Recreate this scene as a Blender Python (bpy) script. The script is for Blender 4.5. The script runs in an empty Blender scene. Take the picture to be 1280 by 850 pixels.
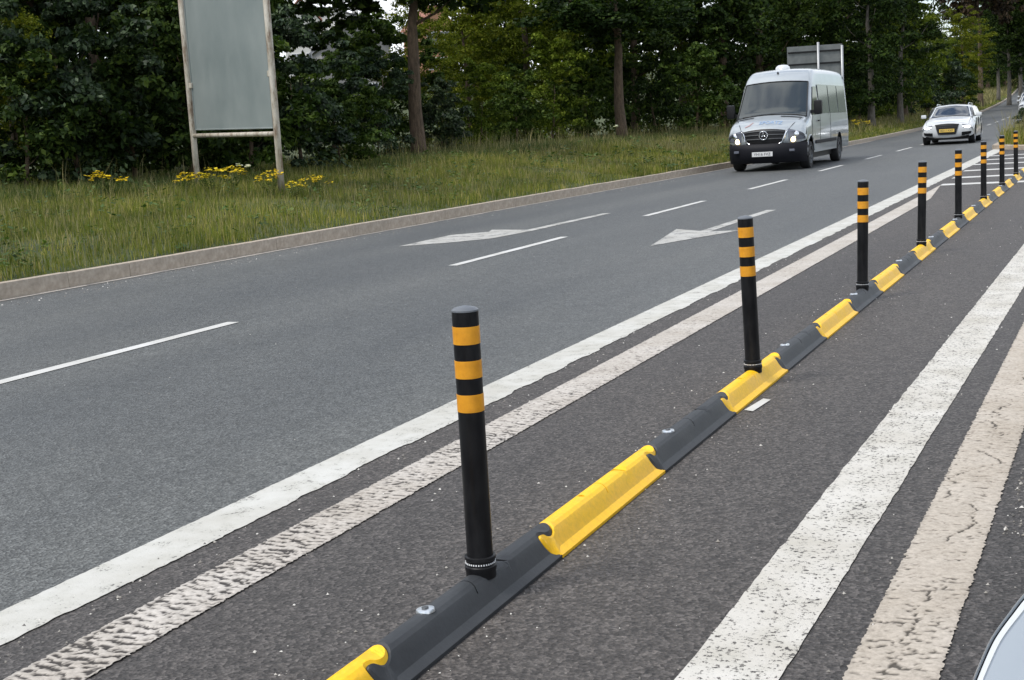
import bpy, bmesh, math, random
import numpy as np
from mathutils import Vector, Matrix
from mathutils.geometry import delaunay_2d_cdt

S = bpy.context.scene
C = S.collection
R = math.radians
random.seed(7)
rng = np.random.default_rng(11)

# ------------------------------------------------------------------ camera
F_PX, YAW, PIT, ROL, CAM_H = 1592.53, 0.44793, 0.159797, -0.0596256, 1.29388
_cy, _sy = math.cos(YAW), math.sin(YAW)
FWD = Vector((-_sy*math.cos(PIT), _cy*math.cos(PIT), -math.sin(PIT)))
_r0 = Vector((_cy, _sy, 0)); _u0 = _r0.cross(FWD)
RGT = _r0*math.cos(ROL) + _u0*math.sin(ROL)
UPV = -_r0*math.sin(ROL) + _u0*math.cos(ROL)
cd = bpy.data.cameras.new('camera'); cam = bpy.data.objects.new('camera', cd); C.objects.link(cam)
cd.sensor_fit = 'HORIZONTAL'; cd.sensor_width = 36; cd.lens = F_PX/1280*36
cd.clip_start = 0.05; cd.clip_end = 4000
cam.matrix_world = Matrix(((RGT.x, UPV.x, -FWD.x, 0), (RGT.y, UPV.y, -FWD.y, 0), (RGT.z, UPV.z, -FWD.z, CAM_H), (0, 0, 0, 1)))
S.camera = cam

# ------------------------------------------------------------------ light
SUN_EL, SUN_AZ = R(58), R(215)          # azimuth clockwise from +Y
W = bpy.data.worlds.new('World'); S.world = W; W.use_nodes = True
nt = W.node_tree; nt.nodes.clear()
def N(t, **k):
    n = nt.nodes.new(t)
    for a, b in k.items(): setattr(n, a, b)
    return n
out = N('ShaderNodeOutputWorld'); bg = N('ShaderNodeBackground'); bg.inputs['Strength'].default_value = 0.088
sky = N('ShaderNodeTexSky', sky_type='NISHITA', sun_disc=False, sun_elevation=SUN_EL, sun_rotation=SUN_AZ)
tc = N('ShaderNodeTexCoord')
mp = N('ShaderNodeMapping'); mp.inputs['Scale'].default_value = (1, 1, 2.2)
no = N('ShaderNodeTexNoise'); no.inputs['Scale'].default_value = 3.4; no.inputs['Detail'].default_value = 8; no.inputs['Roughness'].default_value = .55
cr = N('ShaderNodeValToRGB'); cr.color_ramp.elements[0].position = .41; cr.color_ramp.elements[1].position = .56
mx = N('ShaderNodeMix', data_type='RGBA')
mx.inputs[7].default_value = (8.6, 8.9, 9.3, 1)
L = nt.links.new
L(tc.outputs['Generated'], mp.inputs['Vector']); L(mp.outputs[0], no.inputs['Vector']); L(no.outputs['Fac'], cr.inputs[0])
L(cr.outputs[0], mx.inputs[0]); L(sky.outputs[0], mx.inputs[6]); L(mx.outputs[2], bg.inputs['Color']); L(bg.outputs[0], out.inputs['Surface'])
sl = bpy.data.lights.new('sun', 'SUN'); sl.energy = 1.5; sl.angle = R(12); sl.color = (1, .96, .9)
so = bpy.data.objects.new('sun', sl); C.objects.link(so)
sd = Vector((math.sin(SUN_AZ)*math.cos(SUN_EL), math.cos(SUN_AZ)*math.cos(SUN_EL), math.sin(SUN_EL)))
so.rotation_euler = sd.to_track_quat('Z', 'Y').to_euler()
S.view_settings.view_transform = 'Standard'; S.view_settings.look = 'None'
S.view_settings.exposure = 0.95; S.view_settings.gamma = 1
S.render.resolution_x, S.render.resolution_y = 1024, 680

# ------------------------------------------------------------------ terrain functions
def zr(Y):
    Y = np.asarray(Y, float); a = np.maximum(Y-44, 0)
    return np.where(a < 230, .00011*a*a, .00011*230*230 + .0506*(a-230))
def xk(Y): return -9.75 - .0001*np.maximum(np.asarray(Y, float), 0)**2          # face of the left kerb
def xd(Y): return -6.0 - .013*np.asarray(Y, float)                              # lane line
def gz(X, Y):
    X = np.asarray(X, float); Y = np.asarray(Y, float)
    d = xk(Y) - .13 - X
    v = np.where(d > 0, .15 + .60*(1-np.exp(-np.maximum(d, 0)/4.0)), -.05)
    hill = np.clip((d-20)/70, 0, 1); hill = hill*hill*(3-2*hill)*9.0
    return zr(Y) + v + np.where(d > 0, hill, 0)
def horiz_dir(px):      # horizontal bearing of an image column (measured near the horizon row)
    y = 125.65 + (1386.5-px)*.0597
    d = FWD + RGT*((px-640)/F_PX) - UPV*((y-425)/F_PX)
    return d.x, d.y
def at(px, D):
    dx, dy = horiz_dir(px); n = math.hypot(dx, dy)
    X, Y = dx/n*D, dy/n*D
    return X, Y, float(gz(X, Y))

# ------------------------------------------------------------------ materials
def mat(name, col, rough=.6, metal=0, spec=.5, emit=None, es=0, coat=0):
    m = bpy.data.materials.new(name); m.use_nodes = True
    b = m.node_tree.nodes['Principled BSDF']
    b.inputs['Base Color'].default_value = (*col, 1); b.inputs['Roughness'].default_value = rough
    b.inputs['Metallic'].default_value = metal; b.inputs['Specular IOR Level'].default_value = spec
    b.inputs['Coat Weight'].default_value = coat
    if emit: b.inputs['Emission Color'].default_value = (*emit, 1); b.inputs['Emission Strength'].default_value = es
    return m
class G:
    """small helper to add nodes to a material"""
    def __init__(s, m): s.m = m; s.t = m.node_tree; s.b = s.t.nodes['Principled BSDF']
    def n(s, t, ins={}, **k):
        n = s.t.nodes.new(t)
        for a, b in k.items(): setattr(n, a, b)
        for a, b in ins.items():
            if hasattr(b, 'links') or isinstance(b, bpy.types.NodeSocket): s.t.links.new(b, n.inputs[a])
            else: n.inputs[a].default_value = b
        return n
    def noise(s, scale, detail=4, rough=.55, vec=None, stretch=None):
        if vec is None: vec = s.n('ShaderNodeTexCoord').outputs['Object']
        if stretch:
            vec = s.n('ShaderNodeMapping', {'Vector': vec, 'Scale': stretch}).outputs[0]
        return s.n('ShaderNodeTexNoise', {'Vector': vec, 'Scale': scale, 'Detail': detail, 'Roughness': rough}).outputs['Fac']
    def ramp(s, fac, stops):
        n = s.n('ShaderNodeValToRGB', {'Fac': fac}); e = n.color_ramp.elements
        while len(e) < len(stops): e.new(.5)
        for q, (p, c) in zip(e, stops): q.position = p; q.color = (*c, 1) if len(c) == 3 else c
        return n.outputs[0]
    def mix(s, fac, a, b, mode='MIX'):
        n = s.n('ShaderNodeMix', data_type='RGBA', blend_type=mode)
        for i, v in ((0, fac), (6, a), (7, b)):
            if isinstance(v, bpy.types.NodeSocket): s.t.links.new(v, n.inputs[i])
            else: n.inputs[i].default_value = v if i == 0 else (*v, 1)
        return n.outputs[2]
    def math(s, op, a, b=0.0):
        n = s.n('ShaderNodeMath', operation=op)
        for i, v in ((0, a), (1, b)):
            if isinstance(v, bpy.types.NodeSocket): s.t.links.new(v, n.inputs[i])
            else: n.inputs[i].default_value = v
        return n.outputs[0]
    def col(s, v): s.t.links.new(v, s.b.inputs['Base Color'])
    def rough(s, v): s.t.links.new(v, s.b.inputs['Roughness'])
    def bump(s, h, strength=.4, dist=.01):
        n = s.n('ShaderNodeBump', {'Height': h, 'Strength': strength, 'Distance': dist}); s.t.links.new(n.outputs[0], s.b.inputs['Normal'])

def asphalt(name, base, contrast, grain, tint, lo, hi, rough, spec):
    m = mat(name, base, rough, spec=spec); g = G(m)
    vec = g.n('ShaderNodeTexCoord').outputs['Object']
    v = g.n('ShaderNodeTexVoronoi', {'Vector': vec, 'Scale': grain}, feature='F1')
    fine = g.noise(grain*1.3, 3, .6, vec); big = g.noise(.55, 5, .6, vec, (1, .25, 1)); mid = g.noise(7, 4, .6, vec)
    d = tuple(c*(1-contrast) for c in base); l = tuple(c*(1+contrast) for c in base)
    c1 = g.ramp(fine, [(.3, d), (.7, l)])
    sp = g.ramp(v.outputs['Color'], [(.1, (lo,)*3), (.55, (1.0,)*3), (.9, (hi,)*3)])
    c2 = g.mix(1, c1, sp, 'MULTIPLY')
    c3 = g.mix(1, c2, g.ramp(big, [(.3, (.80, .80, .82)), (.7, tint)]), 'MULTIPLY')
    c4 = g.mix(1, c3, g.ramp(mid, [(.3, (.88,)*3), (.7, (1.1,)*3)]), 'MULTIPLY')
    trk = g.noise(.8, 2, .5, vec, (1, .03, 1)); blot = g.noise(.9, 6, .7, vec, (1, .5, 1))
    c5 = g.mix(1, c4, g.ramp(trk, [(.35, (.88, .88, .89)), (.65, (1.08, 1.07, 1.06))]), 'MULTIPLY')
    c6 = g.mix(1, c5, g.ramp(blot, [(.27, (.62, .62, .62)), (.36, (1, 1, 1)), (.66, (1, 1, 1)), (.76, (1.12, 1.10, 1.07))]), 'MULTIPLY')
    g.col(c6)
    g.bump(v.outputs['Distance'], .9, .006)
    return m
M = {}
M['road'] = asphalt('road_asphalt', (.078, .0835, .083), .55, 92, (1.16, 1.12, 1.08), .50, 1.75, .55, .5)
M['lane2'] = asphalt('hatched_asphalt', (.060, .0555, .0525), .58, 80, (1.16, 1.12, 1.08), .5, 1.8, .65, .4)

def paint(name, base, wear, dark, scale, thresh, grime=(.8, .78, .74)):
    """road paint with chips worn through to asphalt"""
    m = mat(name, base, .65, spec=.35); g = G(m)
    vec = g.n('ShaderNodeTexCoord').outputs['Object']
    n1 = g.noise(scale, 6, .7, vec); n2 = g.noise(scale*.12, 4, .6, vec); n3 = g.noise(3.0, 3, .5, vec)
    s = g.math('ADD', n1, g.math('MULTIPLY', g.math('SUBTRACT', n2, .5), wear))
    hole = g.ramp(s, [(thresh, (1, 1, 1)), (thresh+.05, (0, 0, 0))])
    c = g.mix(1, g.ramp(n3, [(.3, base), (.75, tuple(b*q for b, q in zip(base, grime)))]), g.ramp(n2, [(.35, (.9, .9, .88)), (.6, (1, 1, 1))]), 'MULTIPLY')
    g.col(g.mix(hole, c, dark)); g.bump(s, .5, .004)
    return m
M['white'] = paint('white_line_paint', (.54, .535, .505), .6, (.15, .145, .135), 95, .335)
M['white_worn'] = paint('chipped_white_paint', (.57, .55, .51), .2, (.06, .054, .05), 72, .398)
M['white_arrow'] = paint('worn_arrow_paint', (.44, .435, .415), .9, (.15, .15, .15), 45, .38)
M['white_clean'] = paint('lane_dash_paint', (.58, .58, .57), .5, (.16, .16, .16), 30, .27)
def rib_paint(name, base, low):
    m = mat(name, base, .75, spec=.25); g = G(m)
    z = g.n('ShaderNodeSeparateXYZ', {'Vector': g.n('ShaderNodeTexCoord').outputs['Object']}).outputs[2]
    f = g.math('MULTIPLY', z, 100.0)          # height of the relief in cm
    h = g.ramp(f, [(.22, low), (.38, tuple((a*.5+b*.5) for a, b in zip(low, base))), (.55, base)])
    n = g.noise(70, 5, .65); n2 = g.noise(2.2, 4, .6)
    c = g.mix(1, h, g.ramp(n, [(.3, (.7, .69, .67)), (.65, (1.06, 1.05, 1.04))]), 'MULTIPLY')
    g.col(g.mix(1, c, g.ramp(n2, [(.35, (.84, .82, .79)), (.65, (1, 1, 1))]), 'MULTIPLY'))
    return m
M['rib'] = rib_paint('ribbed_white_paint', (.50, .47, .435), (.06, .055, .052))
M['rib_cream'] = rib_paint('ribbed_cream_paint', (.49, .445, .39), (.10, .09, .078))

M['kerb'] = mat('kerb_concrete', (.30, .265, .225), .9, spec=.2); g = G(M['kerb'])
inf = g.n('ShaderNodeObjectInfo').outputs['Random']
g.col(g.mix(1, g.ramp(g.noise(14, 6, .65), [(.3, (.29, .245, .195)), (.7, (.45, .39, .32))]), g.ramp(inf, [(0, (.96, .96, .96)), (1, (1.03, 1.02, 1.02))]), 'MULTIPLY')); g.bump(g.noise(80, 4), .4, .004)
M['channel'] = mat('channel_joint', (.36, .33, .29), .85); g = G(M['channel'])
g.col(g.ramp(g.noise(3, 6, .7), [(.32, (.20, .19, .18)), (.48, (.52, .47, .41))]))
M['soil'] = mat('verge_soil', (.06, .06, .03), .95); g = G(M['soil'])
g.col(g.ramp(g.noise(1.6, 6, .65), [(.3, (.030, .042, .012)), (.55, (.05, .066, .018)), (.75, (.085, .085, .034))])); g.bump(g.noise(20, 5), .6, .03)

def rubber(name, a, b, rough):
    m = mat(name, a, rough, spec=.45); g = G(m)
    inf = g.n('ShaderNodeObjectInfo').outputs['Random']
    vec = g.n('ShaderNodeVectorMath', {0: g.n('ShaderNodeTexCoord').outputs['Object'], 1: g.n('ShaderNodeCombineXYZ', {'X': g.math('MULTIPLY', inf, 30.0)}).outputs[0]}, operation='ADD').outputs[0]
    n1 = g.noise(7, 6, .65, vec, (1, .5, 1)); n2 = g.noise(60, 4, .7, vec); n3 = g.noise(26, 5, .8, vec, (1, .12, 1))
    c = g.mix(1, g.ramp(n1, [(.3, a), (.72, b)]), g.ramp(n2, [(.3, (.86,)*3), (.7, (1.08,)*3)]), 'MULTIPLY')
    scuff = g.ramp(n3, [(.66, (0, 0, 0)), (.78, (1, 1, 1))])
    c = g.mix(g.math('MULTIPLY', scuff, .22 if 'yellow' in name else .35), c, (.16, .15, .14))
    g.col(c); g.rough(g.ramp(n1, [(.3, (rough-.08,)*3), (.7, (rough+.12,)*3)])); g.bump(n2, .25, .003)
    return m
M['black_rubber'] = rubber('black_rubber', (.020, .022, .025), (.048, .052, .057), .55)
M['yellow_rubber'] = rubber('yellow_rubber', (.86, .475, .004), (.90, .535, .008), .45)
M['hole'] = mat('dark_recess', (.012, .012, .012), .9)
M['post_black'] = mat('post_black_plastic', (.010, .010, .011), .33, spec=.2); g = G(M['post_black'])
n1 = g.noise(18, 5, .7, None, (1, 1, .25)); g.col(g.ramp(n1, [(.4, (.005, .005, .006)), (.68, (.014, .014, .015)), (.80, (.05, .048, .045))])); g.rough(g.ramp(n1, [(.3, (.28,)*3), (.7, (.5,)*3)]))
M['post_cap'] = mat('post_cap_sky_sheen', (.11, .12, .135), .4)  # sky reflection on the cap put into a lighter grey base colour
M['amber'] = mat('amber_reflective_band', (.72, .30, .012), .38, spec=.5); g = G(M['amber'])
g.col(g.ramp(g.noise(25, 5, .7), [(.3, (.58, .235, .008)), (.7, (.76, .335, .014))]))
M['steel'] = mat('zinc_steel', (.72, .74, .76), .28, metal=.9)
M['white_dot'] = mat('white_dots', (.75, .75, .75), .5)
M['grit'] = mat('pale_grit', (.5, .48, .44), .8); g = G(M['grit'])
g.col(g.ramp(g.n('ShaderNodeNewGeometry').outputs['Random Per Island'], [(.0, (.10, .095, .09)), (.5, (.26, .24, .21)), (.85, (.62, .6, .56))]))

M['sign_face'] = mat('weathered_grey_board', (.20, .23, .225), .6); g = G(M['sign_face'])
nn = g.noise(1.1, 6, .65, None, (1, 1, .6))
g.col(g.ramp(nn, [(.3, (.165, .195, .19)), (.7, (.235, .262, .252))])); g.rough(g.ramp(nn, [(.3, (.45,)*3), (.7, (.7,)*3)]))
M['sign_pole'] = mat('flaking_painted_pole', (.5, .45, .37), .6); g = G(M['sign_pole'])
g.col(g.ramp(g.noise(9, 6, .7, None, (1, 1, .3)), [(.36, (.16, .10, .06)), (.5, (.40, .36, .29)), (.7, (.58, .54, .47))]))
M['sign_back'] = mat('grey_sign_back', (.30, .31, .31), .5, metal=.3); g = G(M['sign_back'])
g.col(g.ramp(g.noise(3, 4, .6), [(.3, (.13, .14, .138)), (.7, (.19, .20, .195))]))
M['galv'] = mat('galvanised_pole', (.38, .39, .40), .45, metal=.5)
M['bark'] = mat('brown_bark', (.10, .07, .045), .9); g = G(M['bark'])
bk = g.noise(7, 6, .7, None, (2.5, 2.5, .5)); g.col(g.ramp(bk, [(.3, (.042, .028, .018)), (.7, (.17, .118, .075))])); g.bump(bk, 1, .05)
M['bark_grey'] = mat('grey_bark', (.13, .12, .10), .9); g = G(M['bark_grey'])
bk = g.noise(7, 6, .7, None, (2.5, 2.5, .5)); g.col(g.ramp(bk, [(.3, (.05, .045, .036)), (.7, (.20, .18, .15))])); g.bump(bk, 1, .05)

def leaf(name, stops, rough=.45, spec=.4, trans=.25):
    m = mat(name, stops[0][1], rough, spec=spec); g = G(m)
    geo = g.n('ShaderNodeNewGeometry'); info = g.n('ShaderNodeObjectInfo')
    c = g.ramp(geo.outputs['Random Per Island'], stops)
    big = g.noise(.9, 3, .5)
    c = g.mix(1, c, g.ramp(big, [(.3, (.55, .60, .58)), (.7, (1.4, 1.32, 1.05))]), 'MULTIPLY')
    c = g.mix(1, c, g.ramp(info.outputs['Random'], [(0, (.80, .86, .9)), (1, (1.15, 1.1, 1.0))]), 'MULTIPLY')
    g.col(c)
    tr = g.n('ShaderNodeBsdfTranslucent'); g.t.links.new(g.mix(1, c, (1.1, 1.25, .7), 'MULTIPLY'), tr.inputs['Color'])
    ms = g.n('ShaderNodeMixShader', {0: trans, 1: g.b.outputs[0], 2: tr.outputs[0]})
    g.t.links.new(ms.outputs[0], g.t.nodes['Material Output'].inputs['Surface'])
    return m
M['leaf_dark'] = leaf('dark_green_leaves', [(0, (0.01085, 0.0217, 0.0062)), (.6, (0.0248, 0.04805, 0.01085)), (1, (0.0682, 0.1023, 0.02015))], .6, .10, .2)
M['leaf_mid'] = leaf('mid_green_leaves', [(0, (0.01882, 0.03763, 0.00784)), (.6, (0.0439, 0.0784, 0.01411)), (1, (0.09408, 0.1333, 0.03136))], .6, .10, .25)
M['leaf_olive'] = leaf('olive_leaves', [(0, (0.04056, 0.06708, 0.00624)), (.6, (0.09672, 0.1342, 0.01248)), (1, (0.1794, 0.2184, 0.03432))], .6, .10, .28)
M['leaf_lime'] = leaf('yellow_green_leaves', [(0, (0.0529, 0.0767, 0.00529)), (.6, (0.1217, 0.1455, 0.01058)), (1, (0.2116, 0.2183, 0.02909))], .6, .10, .3)
M['leaf_blue'] = leaf('blue_green_leaves', [(0, (0.0116, 0.0232, 0.01305)), (.6, (0.029, 0.0522, 0.0261)), (1, (0.087, 0.1276, 0.0667))], .5, .22, .2)
M['leaf_purple'] = leaf('purple_leaves', [(0, (.018, .014, .010)), (.6, (.034, .024, .016)), (1, (.075, .05, .034))], .55, .18, .2)
def blade_mat(name, stops, dry):
    m = leaf(name, stops, .6, .25, .35); return m
M['grass'] = leaf('verge_grass', [(0, (.080, .112, .018)), (.42, (.145, .178, .034)), (.75, (.22, .225, .065)), (1, (.38, .32, .17))], .6, .2, .3)
g = G(M['grass'])
M['weed'] = leaf('weed_leaves', [(0, (.045, .085, .02)), (.6, (.08, .13, .03)), (1, (.15, .19, .06))], .55, .2, .25)
M['grass_dry'] = leaf('dry_grass', [(0, (.14, .13, .055)), (.5, (.25, .215, .115)), (1, (.40, .35, .22))], .7, .2, .3)
M['grass_dark'] = leaf('rank_grass', [(0, (.045, .075, .016)), (.6, (.085, .12, .03)), (1, (.17, .18, .07))], .6, .25, .3)
M['petal'] = leaf('yellow_petals', [(0, (.62, .42, .01)), (1, (.80, .60, .03))], .6, .2, .2)
M['umbel'] = leaf('white_petals', [(0, (.62, .64, .6)), (1, (.75, .76, .74))], .6, .2, .2)
M['scrub'] = mat('hill_scrub', (.03, .04, .015), .95)

# vehicles
def carpaint(name, col, metal=.0):
    m = mat(name, col, .32, metal=metal, coat=.8); m.node_tree.nodes['Principled BSDF'].inputs['Coat Roughness'].default_value = .06
    g = G(m); g.col(g.mix(1, col, g.ramp(g.noise(2.5, 5, .6), [(.3, (.92, .92, .91)), (.7, (1.03,)*3)]), 'MULTIPLY'))
    return m
M['van_silver'] = carpaint('silver_paint', (.385, .42, .445), .3)
M['car_white'] = carpaint('white_paint', (.60, .62, .635))
M['car_silver'] = carpaint('pale_silver_paint', (.40, .45, .50), .45)
M['glass'] = mat('vehicle_glass', (.012, .016, .018), .04, spec=.9, coat=.6)
M['glass_van'] = mat('van_windscreen_glass', (.018, .026, .027), .05, spec=.5)
M['glass_van'].node_tree.nodes['Principled BSDF'].inputs['IOR'].default_value = 1.8
M['glass_side'] = mat('tinted_side_glass', (.16, .185, .19), .08, spec=.5)
M['glass'].node_tree.nodes['Principled BSDF'].inputs['IOR'].default_value = 1.9
M['trim'] = mat('black_trim', (.008, .008, .009), .5, spec=.3)
M['bumper'] = mat('dark_bumper_plastic', (.007, .0075, .011), .6, spec=.2)
M['tyre'] = mat('tyre_rubber', (.015, .015, .016), .8)
M['rim'] = mat('alloy_rim', (.33, .34, .35), .35, metal=.8)
M['rim_dark'] = mat('grey_steel_rim', (.10, .105, .11), .45, metal=.6)
M['mirror'] = mat('mirror_glass', (.40, .435, .46), .38, metal=1)
M['pale_trim'] = mat('pale_grey_trim', (.60, .62, .635), .5)
M['chrome'] = mat('chrome', (.75, .76, .78), .15, metal=1)
M['lamp_glass'] = mat('headlamp_lens', (.12, .13, .16), .12, spec=.6)
M['lamp_warm'] = mat('lit_lamp_warm', (.9, .8, .5), .4, emit=(1, .78, .42), es=2.6)
M['lamp_white'] = mat('lit_lamp_white', (.9, .9, .9), .4, emit=(.95, .98, 1), es=2.5)
M['lamp_amber'] = mat('indicator_amber', (.65, .50, .25), .3)
M['plate_white'] = mat('white_number_plate', (.62, .62, .62), .5)
M['plate_yellow'] = mat('yellow_number_plate', (.62, .42, .08), .5)
M['ink'] = mat('black_lettering', (.03, .03, .035), .6)
M['blue_ink'] = mat('blue_lettering', (.26, .38, .56), .5)
M['red_ink'] = mat('red_swoosh', (.5, .32, .31), .5)
M['paper'] = mat('white_paper', (.6, .62, .62), .7)
M['brick'] = mat('orange_brick', (.42, .22, .13), .85)
M['render'] = mat('pale_render', (.62, .60, .56), .85)
M['stone'] = mat('grey_stone_wall', (.24, .23, .22), .85)
M['slate'] = mat('slate_roof', (.10, .10, .11), .7)
M['tile'] = mat('red_tile_roof', (.28, .12, .08), .8)
M['wglass'] = mat('house_window_glass', (.03, .035, .04), .1, spec=.8)
M['wframe'] = mat('white_window_frame', (.7, .7, .7), .5)

# ------------------------------------------------------------------ object helpers
def mesh_np(name, v, f, smooth=False, mats=None):
    """v (n,3) array, f list/array of equal-length faces"""
    me = bpy.data.meshes.new(name)
    v = np.asarray(v, np.float32); f = np.asarray(f, np.int32)
    me.vertices.add(len(v)); me.vertices.foreach_set('co', v.ravel())
    k = f.shape[1]; me.loops.add(f.size); me.loops.foreach_set('vertex_index', f.ravel())
    me.polygons.add(len(f)); me.polygons.foreach_set('loop_start', np.arange(0, f.size, k, dtype=np.int32))
    if smooth: me.polygons.foreach_set('use_smooth', np.ones(len(f), bool))
    me.update(calc_edges=True); me.validate()
    return me
def link(name, me, m=None, parent=None, loc=None, rz=0):
    o = bpy.data.objects.new(name, me); C.objects.link(o)
    if m is not None and me is not None and len(me.materials) == 0: me.materials.append(m)
    if parent is not None: o.parent = parent
    if loc is not None: o.location = loc
    if rz: o.rotation_euler = (0, 0, rz)
    return o
class MB:
    def __init__(s): s.bm = bmesh.new()
    def box(s, c, d, rot=None, bev=0):
        r = bmesh.ops.create_cube(s.bm, size=1)['verts']
        mtx = Matrix.Translation(c) @ (rot.to_4x4() if rot is not None else Matrix()) @ Matrix.Diagonal((*d, 1))
        bmesh.ops.transform(s.bm, matrix=mtx, verts=r)
        if bev:
            es = list({e for v in r for e in v.link_edges})
            bmesh.ops.bevel(s.bm, geom=es, offset=bev, segments=2, affect='EDGES', profile=.6)
        return s
    def tube(s, pts, rad, n=8, cap=True):
        pts = [Vector(p) for p in pts]
        if not hasattr(rad, '__len__'): rad = [rad]*len(pts)
        rings = []
        for i, p in enumerate(pts):
            t = (pts[min(i+1, len(pts)-1)]-pts[max(i-1, 0)]).normalized()
            a = t.orthogonal().normalized() if abs(t.z) < .9 else Vector((1, 0, 0)); a = (a - t*a.dot(t)).normalized(); b = t.cross(a)
            rings.append([s.bm.verts.new(p + (a*math.cos(q)+b*math.sin(q))*rad[i]) for q in [2*math.pi*k/n for k in range(n)]])
        for A, B in zip(rings, rings[1:]):
            for k in range(n): s.bm.faces.new((A[k], A[(k+1) % n], B[(k+1) % n], B[k]))
        if cap:
            s.bm.faces.new(rings[0][::-1]); s.bm.faces.new(rings[-1])
        return s
    def lathe(s, prof, n=20, mtx=None):
        """prof list of (r,z)"""
        rings = []
        for r, z in prof:
            if r < 1e-6: vs = [s.bm.verts.new((0, 0, z))]*n
            else: vs = [s.bm.verts.new((r*math.cos(2*math.pi*k/n), r*math.sin(2*math.pi*k/n), z)) for k in range(n)]
            rings.append(vs)
        for A, B in zip(rings, rings[1:]):
            for k in range(n):
                q = [A[k], A[(k+1) % n], B[(k+1) % n], B[k]]
                u = []
                for x in q:
                    if x not in u: u.append(x)
                if len(u) > 2: s.bm.faces.new(u)
        if mtx is not None:
            vs = list({v for r in rings for v in r}); bmesh.ops.transform(s.bm, matrix=mtx, verts=vs)
        return s
    def poly(s, pts, thick=0, axis=Vector((0, 0, 1))):
        vs = [s.bm.verts.new(p) for p in pts]; f = s.bm.faces.new(vs)
        if thick:
            r = bmesh.ops.extrude_face_region(s.bm, geom=[f]); nv = [e for e in r['geom'] if isinstance(e, bmesh.types.BMVert)]
            bmesh.ops.translate(s.bm, vec=axis*thick, verts=nv)
        return s
    def grid(s, P):
        """P[i][j] points"""
        V = [[s.bm.verts.new(p) for p in row] for row in P]
        for a, b in zip(V, V[1:]):
            for j in range(len(a)-1):
                try: s.bm.faces.new((a[j], a[j+1], b[j+1], b[j]))
                except ValueError: pass
        return s
    def mesh(s, name, smooth=False, angle=None):
        bmesh.ops.recalc_face_normals(s.bm, faces=s.bm.faces[:])
        me = bpy.data.meshes.new(name); s.bm.to_mesh(me); s.bm.free()
        if smooth:
            me.polygons.foreach_set('use_smooth', np.ones(len(me.polygons), bool))
            if angle: me.set_sharp_from_angle(angle=R(angle))
        return me
    def build(s, name, m, parent=None, loc=None, smooth=False, angle=None, rz=0):
        return link(name, s.mesh(name, smooth, angle), m, parent, loc, rz)
def tag(o, label=None, cat=None, group=None, kind=None):
    if label: o['label'] = label
    if cat: o['category'] = cat
    if group: o['group'] = group
    if kind: o['kind'] = kind
    return o
def empty(name, loc=(0, 0, 0), rz=0):
    o = bpy.data.objects.new(name, None); C.objects.link(o); o.location = loc; o.rotation_euler = (0, 0, rz); o.empty_display_size = .1
    return o
def copy_tree(o, parent=None):
    c = o.copy(); C.objects.link(c)
    if parent is not None: c.parent = parent
    for ch in list(o.children): copy_tree(ch, c)
    return c
ORD = ['nearest', 'second', 'third', 'fourth', 'fifth', 'sixth', 'seventh', 'eighth', 'ninth', 'tenth', 'eleventh', 'twelfth', 'thirteenth', 'fourteenth', 'fifteenth', 'sixteenth']

# ------------------------------------------------------------------ ground, road
def axis(*segs):
    a = []
    for lo, hi, st in segs: a += list(np.arange(lo, hi, st))
    return np.array(sorted(set(np.round(a, 4))))
gd = np.array([-960, -400, -100, -40, -22, -18, -12, -6, -2, -.07, .01, .3, .8, 1.4, 2, 3, 4, 5, 6, 7, 8, 9, 10, 12, 14, 17, 20, 24, 28, 34, 40, 48, 56, 66, 76, 90, 120, 200, 400, 900.0])
gy = axis((-300, -20, 40), (-20, 0, 5), (0, 60, 1.0), (60, 300, 5), (300, 1501, 60))
DD, YY = np.meshgrid(gd, gy); XX = xk(np.minimum(YY, 420))-.13-DD
ZZ = zr(YY)+np.where(DD > 0, gz(XX, np.minimum(YY, 420))-zr(np.minimum(YY, 420)), -.05)
ZZ = ZZ+np.where(DD > 1, .03*np.sin(XX*1.7+YY*.6)+.03*np.sin(YY*1.1-XX*.7), 0)
gx = gd
nx, ny = len(gx), len(gy)
ii = (np.arange(ny-1)[:, None]*nx+np.arange(nx-1)[None]).ravel()
ground = link('ground', mesh_np('ground', np.stack([XX.ravel(), YY.ravel(), ZZ.ravel()], 1), np.stack([ii, ii+1, ii+1+nx, ii+nx], 1), True), M['soil'])
tag(ground, kind='structure')

ys = axis((-25, 44, 1.0), (44, 420, 2.0))
def strip(name, fl, fr, y, dz, m, parent=None, cols=1):
    """a sheet between two X functions of Y"""
    fl, fr = fl(y), fr(y); z = zr(y)+dz
    V = np.stack([np.stack([fl+(fr-fl)*k/cols, y, z], 1) for k in range(cols+1)], 1)
    n = len(y); w = cols+1; i0 = (np.arange(n-1)[:, None]*w+np.arange(cols)[None]).ravel()
    return link(name, mesh_np(name, V.reshape(-1, 3), np.stack([i0, i0+1, i0+1+w, i0+w], 1)), m, parent)
cst = lambda v: (lambda y: v+0*y)
sep = lambda y: -2.83-.009*np.maximum(y, 0)          # joint between the two surfaces, under the solid line
road = strip('road', lambda y: xk(y)-.02, sep, ys, 0, M['road']); tag(road, kind='structure')
side = strip('hatched_lane', sep, cst(8.0), ys, 0, M['lane2']); tag(side, kind='structure')

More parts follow.
